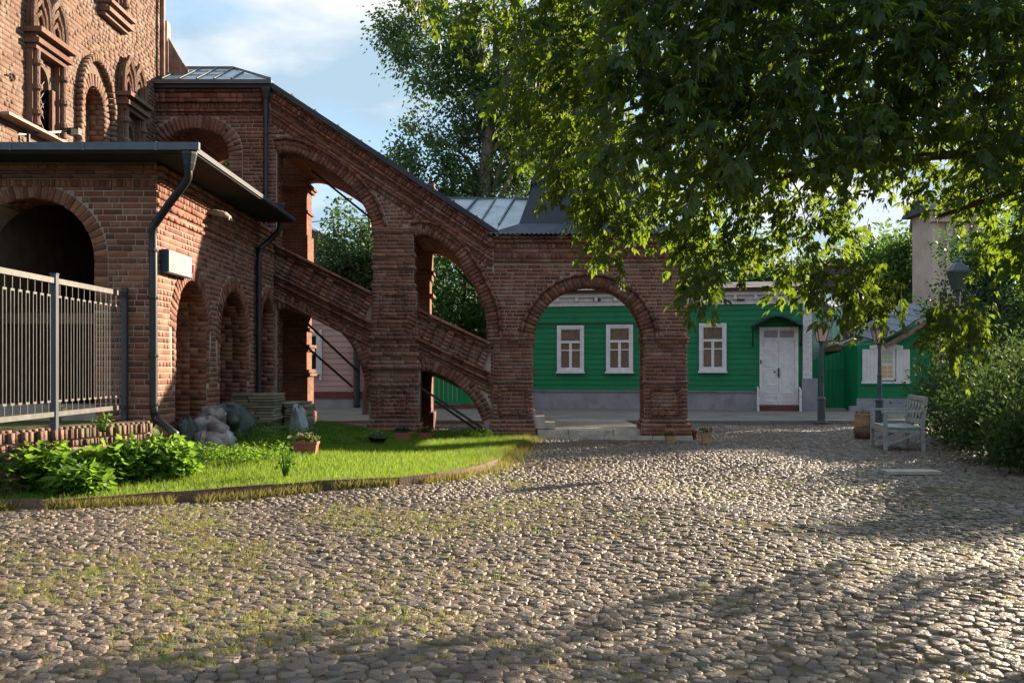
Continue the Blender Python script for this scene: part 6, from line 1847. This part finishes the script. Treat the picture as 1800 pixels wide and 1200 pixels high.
# sapling
c = A2(502, 832, .16)
weed('sapling', 'slender yellow-green sapling standing in the sunny lawn', (c.x, c.y, c.z), .085, .46, 70, .075, M_weed, 130, group=None)
for i, (px, py, h_, lab) in enumerate([(148, 790, .42, 'thin flowering weed stalk before the retaining wall'), (242, 785, .40, 'pale flowering stalk near the wall end'), (180, 742, .22, 'grassy tuft on top of the retaining wall'), (100, 735, .3, 'dry grass tuft at the fence post foot')]):
    z = .3 if py > 760 else ZT
    c = A2(px, py + 20 if py > 760 else py + 12, z)
    weed('weed_stalk', lab, (c.x, c.y, z), .10, h_, 50, .045, M_weed if i != 3 else M_grass_dry, 140 + i, group='stalks by the retaining wall')

def blades(n, xf, m, hlo, hhi, w, name, par=None, lean=.5):
    x, y, z = xf(n); n = len(x)
    h = rng.uniform(hlo, hhi, n); a = rng.uniform(0, 6.28, n); l = rng.normal(0, lean, (n, 2)) * h[:, None]
    ww = w * rng.uniform(.6, 1.3, n)
    p0 = np.stack([x - np.cos(a) * ww, y - np.sin(a) * ww, z - .01], 1); p1 = np.stack([x + np.cos(a) * ww, y + np.sin(a) * ww, z - .01], 1)
    tip = np.stack([x + l[:, 0], y + l[:, 1], z + h], 1)
    V = np.stack([p0, p1, tip], 1).reshape(-1, 3)
    Fc = (3 * np.arange(n))[:, None] + np.array([[0, 1, 2]])
    o = np_obj(name, V, Fc, m, par, 'stuff')
    return o
def lawn_pts(n):
    x = rng.uniform(-7.0, .6, n); y = rng.uniform(9.8, 20.4, n)
    k = on_lawn(x, y) & (np.abs(x) < .6 * y) & ~((x < -4.3) & (y > 12.3)) & ~((x > PX(640)) & (x < PX(745)) & (y > 19.85))
    x, y = x[k], y[k]; return x, y, lawn_z(x, y)
blades(210000, lawn_pts, M_grass, .035, .095, .0045, 'grass')
blades(26000, lawn_pts, M_weed, .05, .13, .006, 'grass', lean=.8)
blades(12000, lawn_pts, M_grass_dry, .04, .12, .004, 'grass', lean=.8)
def edge_pts(n):
    t = rng.random(n) * (len(cx_) - 1); x = np.interp(t, range(len(cx_)), cx_) + rng.normal(0, .05, n); y = np.interp(t, range(len(cx_)), cy_) - np.abs(rng.normal(0, .07, n)) - .01
    ok = np.array([noise.noise(Vector((a * 2.2, 0, 0))) > -.15 for a in x])
    return x[ok], y[ok], gz(x[ok], y[ok])
blades(16000, edge_pts, M_grass_dry, .03, .13, .005, 'grass')
def dry_pts(n):
    x = rng.uniform(-.6, .85, n); y = rng.uniform(13.5, 20, n); d = np.abs(x - np.interp(y, cy_, cx_))
    k = rng.random(n) < np.exp(-(d / .22) ** 2); x, y = x[k], y[k]; return x, y, np.maximum(lawn_z(x, y) * on_lawn(x, y), gz(x, y))
blades(16000, dry_pts, M_grass_dry, .03, .12, .005, 'grass')
# tufts in the joints of the cobbles, thicker towards the lawn
def tuft_pts(n):
    nt = n // 14
    x = rng.uniform(-6, 5, nt); y = 4.6 + 9 * rng.random(nt) ** 1.1
    f = np.array([noise.noise(Vector((a * .9, b_ * .9, 7.7))) for a, b_ in zip(x, y)])
    dens = np.clip((1.6 - x) / 5, .10, 1) * np.clip(.26 + f * 1.5, 0, .75) * np.where(y > 8, 1.2, .8)
    k = (rng.random(nt) < dens) & ~on_lawn(x, y); x, y = x[k], y[k]
    x = np.repeat(x, 14) + rng.normal(0, .022, len(x) * 14); y = np.repeat(y, 14) + rng.normal(0, .022, len(y) * 14)
    return x, y, gz(x, y)
blades(330000, tuft_pts, M_grass_dry, .012, .04, .0035, 'grass_tufts', lean=.9)
blades(110000, tuft_pts, M_grass, .012, .038, .0035, 'grass_tufts', lean=.9)

# ------------------------------------------------------------------ box elder tree overhanging from the right
def compound(n_leaf, seed):
    rs = np.random.default_rng(seed)
    pos = []; ax = []; le = []
    pos.append((.10, 0, -.012)); ax.append((1, rs.uniform(-.15, .15), -.35)); le.append(.105)
    for (x, sgn) in ((.085, 1), (.085, -1), (.045, 1), (.045, -1))[:n_leaf - 1]:
        pos.append((x, 0, -.01)); ax.append((.75, sgn * rs.uniform(.6, .9), rs.uniform(-.7, -.25))); le.append(rs.uniform(.07, .095))
    pos, ax, le = map(np.array, (pos, ax, le))
    V, Fc = leaf_arrays(pos.astype(float), ax.astype(float), np.tile([0., 0, 1], (len(pos), 1)), le, le * .47, fold=.2)
    # stalk
    s = np.array([(0, -.002, 0), (0, .002, 0), (.105, .0015, -.012), (.105, -.0015, -.012)])
    n = len(V); V = np.concatenate([V, s]); Fc = np.concatenate([Fc, [[n, n + 1, n + 2], [n, n + 2, n + 3]]])
    return V, Fc
VAR = [compound(k, s) for k, s in ((5, 1), (3, 2), (5, 3), (3, 4))]

tree = thing('box_elder_tree', 'large dark maple crown hanging over the cobbles from the upper right', 'tree', (6.9, 8.2, 0))
OUT = [(668, -260), (735, -20), (765, 50), (800, 100), (838, 90), (870, 118), (905, 95), (935, 150), (905, 190), (868, 196), (905, 250), (925, 320), (975, 300), (1000, 330), (1040, 395), (1030, 470), (1075, 492), (1130, 440), (1185, 455),
       (1210, 530), (1240, 552), (1275, 500), (1330, 492), (1390, 505), (1435, 505), (1470, 530), (1500, 500), (1545, 490), (1568, 455), (1600, 420), (1650, 430), (1700, 460), (1730, 520), (1800, 520), (1880, 700), (2180, 700), (2300, 100), (2250, -500), (700, -500)]
OUT = [(a - (6 if 150 < b < 420 and a < 1060 else 0), b - (55 if a < 1440 else 78) if b > 350 else (b - 55 if b > 90 else b - 10)) for a, b in OUT]
def inside(px, py, poly_):
    c = False; n = len(poly_)
    for i in range(n):
        x0, y0 = poly_[i]; x1, y1 = poly_[(i + 1) % n]
        if (y0 > py) != (y1 > py) and px < x0 + (py - y0) * (x1 - x0) / (y1 - y0): c = not c
    return c
twigs = []
rd = random.Random(5)
def hole(px, py):
    # sky gaps: fewer twigs where the crown is airy
    v = noise.noise(Vector((px * .006, py * .006, 1.5)))
    air = 0.0
    if px < 960: air = .58
    elif px < 1060: air = .12
    elif py > 330 and px > 1500: air = .25
    elif px > 1640: air = .15
    return rd.random() < air + max(0, v - .22) * 1.0
def low_edge(px):
    """lower outline of the crown above a given column"""
    best = -999
    for i in range(len(OUT)):
        x0, y0 = OUT[i]; x1, y1 = OUT[(i + 1) % len(OUT)]
        if (x0 > px) != (x1 > px): best = max(best, y0 + (px - x0) * (y1 - y0) / (x1 - x0))
    return best
while len(twigs) < 4300:
    px, py = rd.uniform(668, 2250), rd.uniform(-420, 640)
    if not inside(px, py, OUT) or hole(px, py): continue
    if 1415 < px < 1475 and py > 395: continue
    if 1500 < px < 1600 and py > 410: continue
    if (py < -80 or px > 1900) and rd.random() < .45: continue
    d = rd.uniform(7.0, 10.4) if rd.random() < .75 else rd.uniform(6.4, 7.4)
    le_ = low_edge(px)
    if px < 1800 and py > le_ - 150 and py > 60:
        if rd.random() < (.45 if px > 1080 else .15): continue
        d = rd.uniform(9.3, 10.7)
    elif px < 1060: d = rd.uniform(8.6, 10.2)
    twigs.append((P(px, py, d), 0))
def cluster(poly_, n, d0, d1):
    k = 0; poly_ = [(a, b - (80 if a > 1400 else 48)) for a, b in poly_]
    xs = [p[0] for p in poly_]; ys = [p[1] for p in poly_]
    while k < n:
        px, py = rd.uniform(min(xs), max(xs)), rd.uniform(min(ys), max(ys))
        if inside(px, py, poly_): twigs.append((P(px, py, rd.uniform(d0, d1)), 1)); k += 1
cluster([(1478, 520), (1550, 520), (1588, 550), (1585, 590), (1560, 610), (1500, 612), (1478, 590), (1470, 560)], 28, 7.8, 8.8)
cluster([(1425, 525), (1450, 525), (1455, 560), (1435, 575), (1420, 545)], 7, 7.8, 8.4)
cluster([(1635, 600), (1665, 585), (1745, 595), (1740, 635), (1690, 640), (1670, 675), (1640, 655)], 26, 7.6, 8.4)
cluster([(1210, 500), (1255, 500), (1250, 555), (1220, 560)], 12, 7.4, 8.2)
cluster([(1375, 470), (1440, 470), (1430, 530), (1385, 520)], 9, 8.0, 9.0)
cluster([(900, 80), (960, 90), (985, 140), (930, 140)], 7, 8, 8.6)
cluster([(960, 300), (1060, 300), (1070, 400), (1000, 400)], 26, 8.8, 10.2)
cluster([(880, 90), (1060, 90), (1060, 300), (960, 300)], 34, 8.8, 10.2)
cluster([(868, 180), (930, 170), (945, 230), (880, 225)], 7, 8, 8.6)
cluster([(920, 255), (960, 250), (960, 300), (925, 300)], 5, 8, 8.6)
# branches: a trunk outside the frame with limbs reaching over
br = MB()
T0 = Vector((6.9, 8.2, 0))
tr_pts = [T0 + Vector((0, 0, -.2)), T0 + Vector((.05, 0, 1.2)), T0 + Vector((-.1, .1, 2.6)), T0 + Vector((-.4, .2, 4.2)), T0 + Vector((-.6, .2, 6.2))]
MB().tube(spline(tr_pts, 4), np.linspace(.24, .10, 17), 10).build('trunk', M_bark, tree, smooth=True)
limb_ends = [P(1180, 40, 8.6), P(1420, 60, 8.2), P(900, -60, 8.6), P(1500, 300, 8.8), P(1250, 330, 8.4), P(1650, 380, 8.2), P(1080, 200, 8.8), P(1600, -100, 8.6), P(1000, -260, 8.6), P(1750, 120, 7.8), P(1350, -250, 9.2)]
limbs_path = []
for e in limb_ends:
    s = tr_pts[2 if e.z < 3.3 else 3].copy(); m_ = s.lerp(e, .5) + Vector((0, 0, .45))
    pth = spline([s, m_, e], 6); limbs_path += [Vector(p) for p in pth]
    MB().tube(pth, np.linspace(.075, .014, len(pth)), 7).build('limb', M_bark, tree, smooth=True)
for pts in ([(1172, -20), (1168, 60), (1173, 110), (1190, 140), (1196, 172)], [(1418, -20), (1421, 50), (1424, 100), (1434, 150)], [(1385, -20), (1392, 60), (1402, 110)]):
    MB().tube(spline([P(a, b_, 7.1) for a, b_ in pts], 3), np.linspace(.012, .006, (len(pts) - 1) * 3 + 1), 6).build('limb', M_bark_pale, tree, smooth=True)
lp = np.array([tuple(p) for p in limbs_path])
M4 = []; vi = []
stem_mb = MB()
for c, lit in twigs:
    c = np.array(c)
    j = np.argmin(((lp - c) ** 2).sum(1)); src = lp[j]
    out = c - src; out /= (np.linalg.norm(out) + 1e-6)
    dr = out * .6 + np.array([rd.uniform(-.7, .4), rd.uniform(-.6, .6), rd.uniform(-.8, .1)]); dr[2] -= .25
    dr /= np.linalg.norm(dr)
    L = rd.uniform(.16, .40); nl = rd.randint(6, 10)
    dsq = ((lp - c) ** 2).sum(1); src = lp[rd.choice(list(np.argsort(dsq)[:12]))]
    if rd.random() < .4 and np.linalg.norm(src - c) < .75:
        mid = (src + c) / 2 + np.array([0, 0, .1])
        stem_mb.tube([Vector(src), Vector(mid), Vector(c)], [.010, .006, .003], 4, caps=False)
    stem_mb.tube([Vector(c), Vector(c + dr * L + np.array([0, 0, -.04]))], [.0035, .0015], 4, caps=False)
    for k in range(nl):
        f = (k + .5) / nl
        p = c + dr * L * f - np.array([0, 0, .04 * f * f])
        az = math.atan2(dr[1], dr[0]) + rd.uniform(-1.7, 1.7)
        pit = rd.uniform(-.15, 1.25)
        Mx = Matrix.Translation(Vector(p)) @ Matrix.Rotation(az, 4, 'Z') @ Matrix.Rotation(pit, 4, 'Y') @ Matrix.Rotation(rd.uniform(-.7, .7), 4, 'X') @ Matrix.Scale(rd.uniform(.6, 1.02), 4)
        M4.append(Mx); vi.append(rd.randrange(4))
stem_mb.build('twig', M_bark, tree)['kind'] = 'stuff'
sc_ = []
for i, Mx in enumerate(M4):
    s = seen_size(Mx); 
    sc_.append((s * rd.uniform(.9, 1.1), i))
sc_.sort(reverse=True); top = [i for s, i in sc_[:300]]; ts = set(top)
lms = [np_mesh('leaf', V, Fc, M_leaf_fg) for V, Fc in VAR]
inv = base_of(tree).inverted()
for i in top:
    o = bpy.data.objects.new('leaf', lms[vi[i]]); COL.objects.link(o); o.parent = tree; o.matrix_parent_inverse = inv; o.matrix_basis = M4[i]
Vs = []; Fs = []; base_n = 0
A = np.array([[list(r) for r in Mx] for Mx in M4])
for v in range(4):
    idx = [i for i in range(len(M4)) if vi[i] == v and i not in ts]
    V, Fc = VAR[v]
    VV = np.einsum('nij,kj->nki', A[idx][:, :3, :3], V) + A[idx][:, None, :3, 3]
    Fs.append((Fc[None] + (len(V) * np.arange(len(idx)))[:, None, None]).reshape(-1, 3) + base_n)
    Vs.append(VV.reshape(-1, 3)); base_n += VV.shape[0] * VV.shape[1]
o = np_obj('crown', np.concatenate(Vs), np.concatenate(Fs), M_leaf_fg, tree, 'stuff')
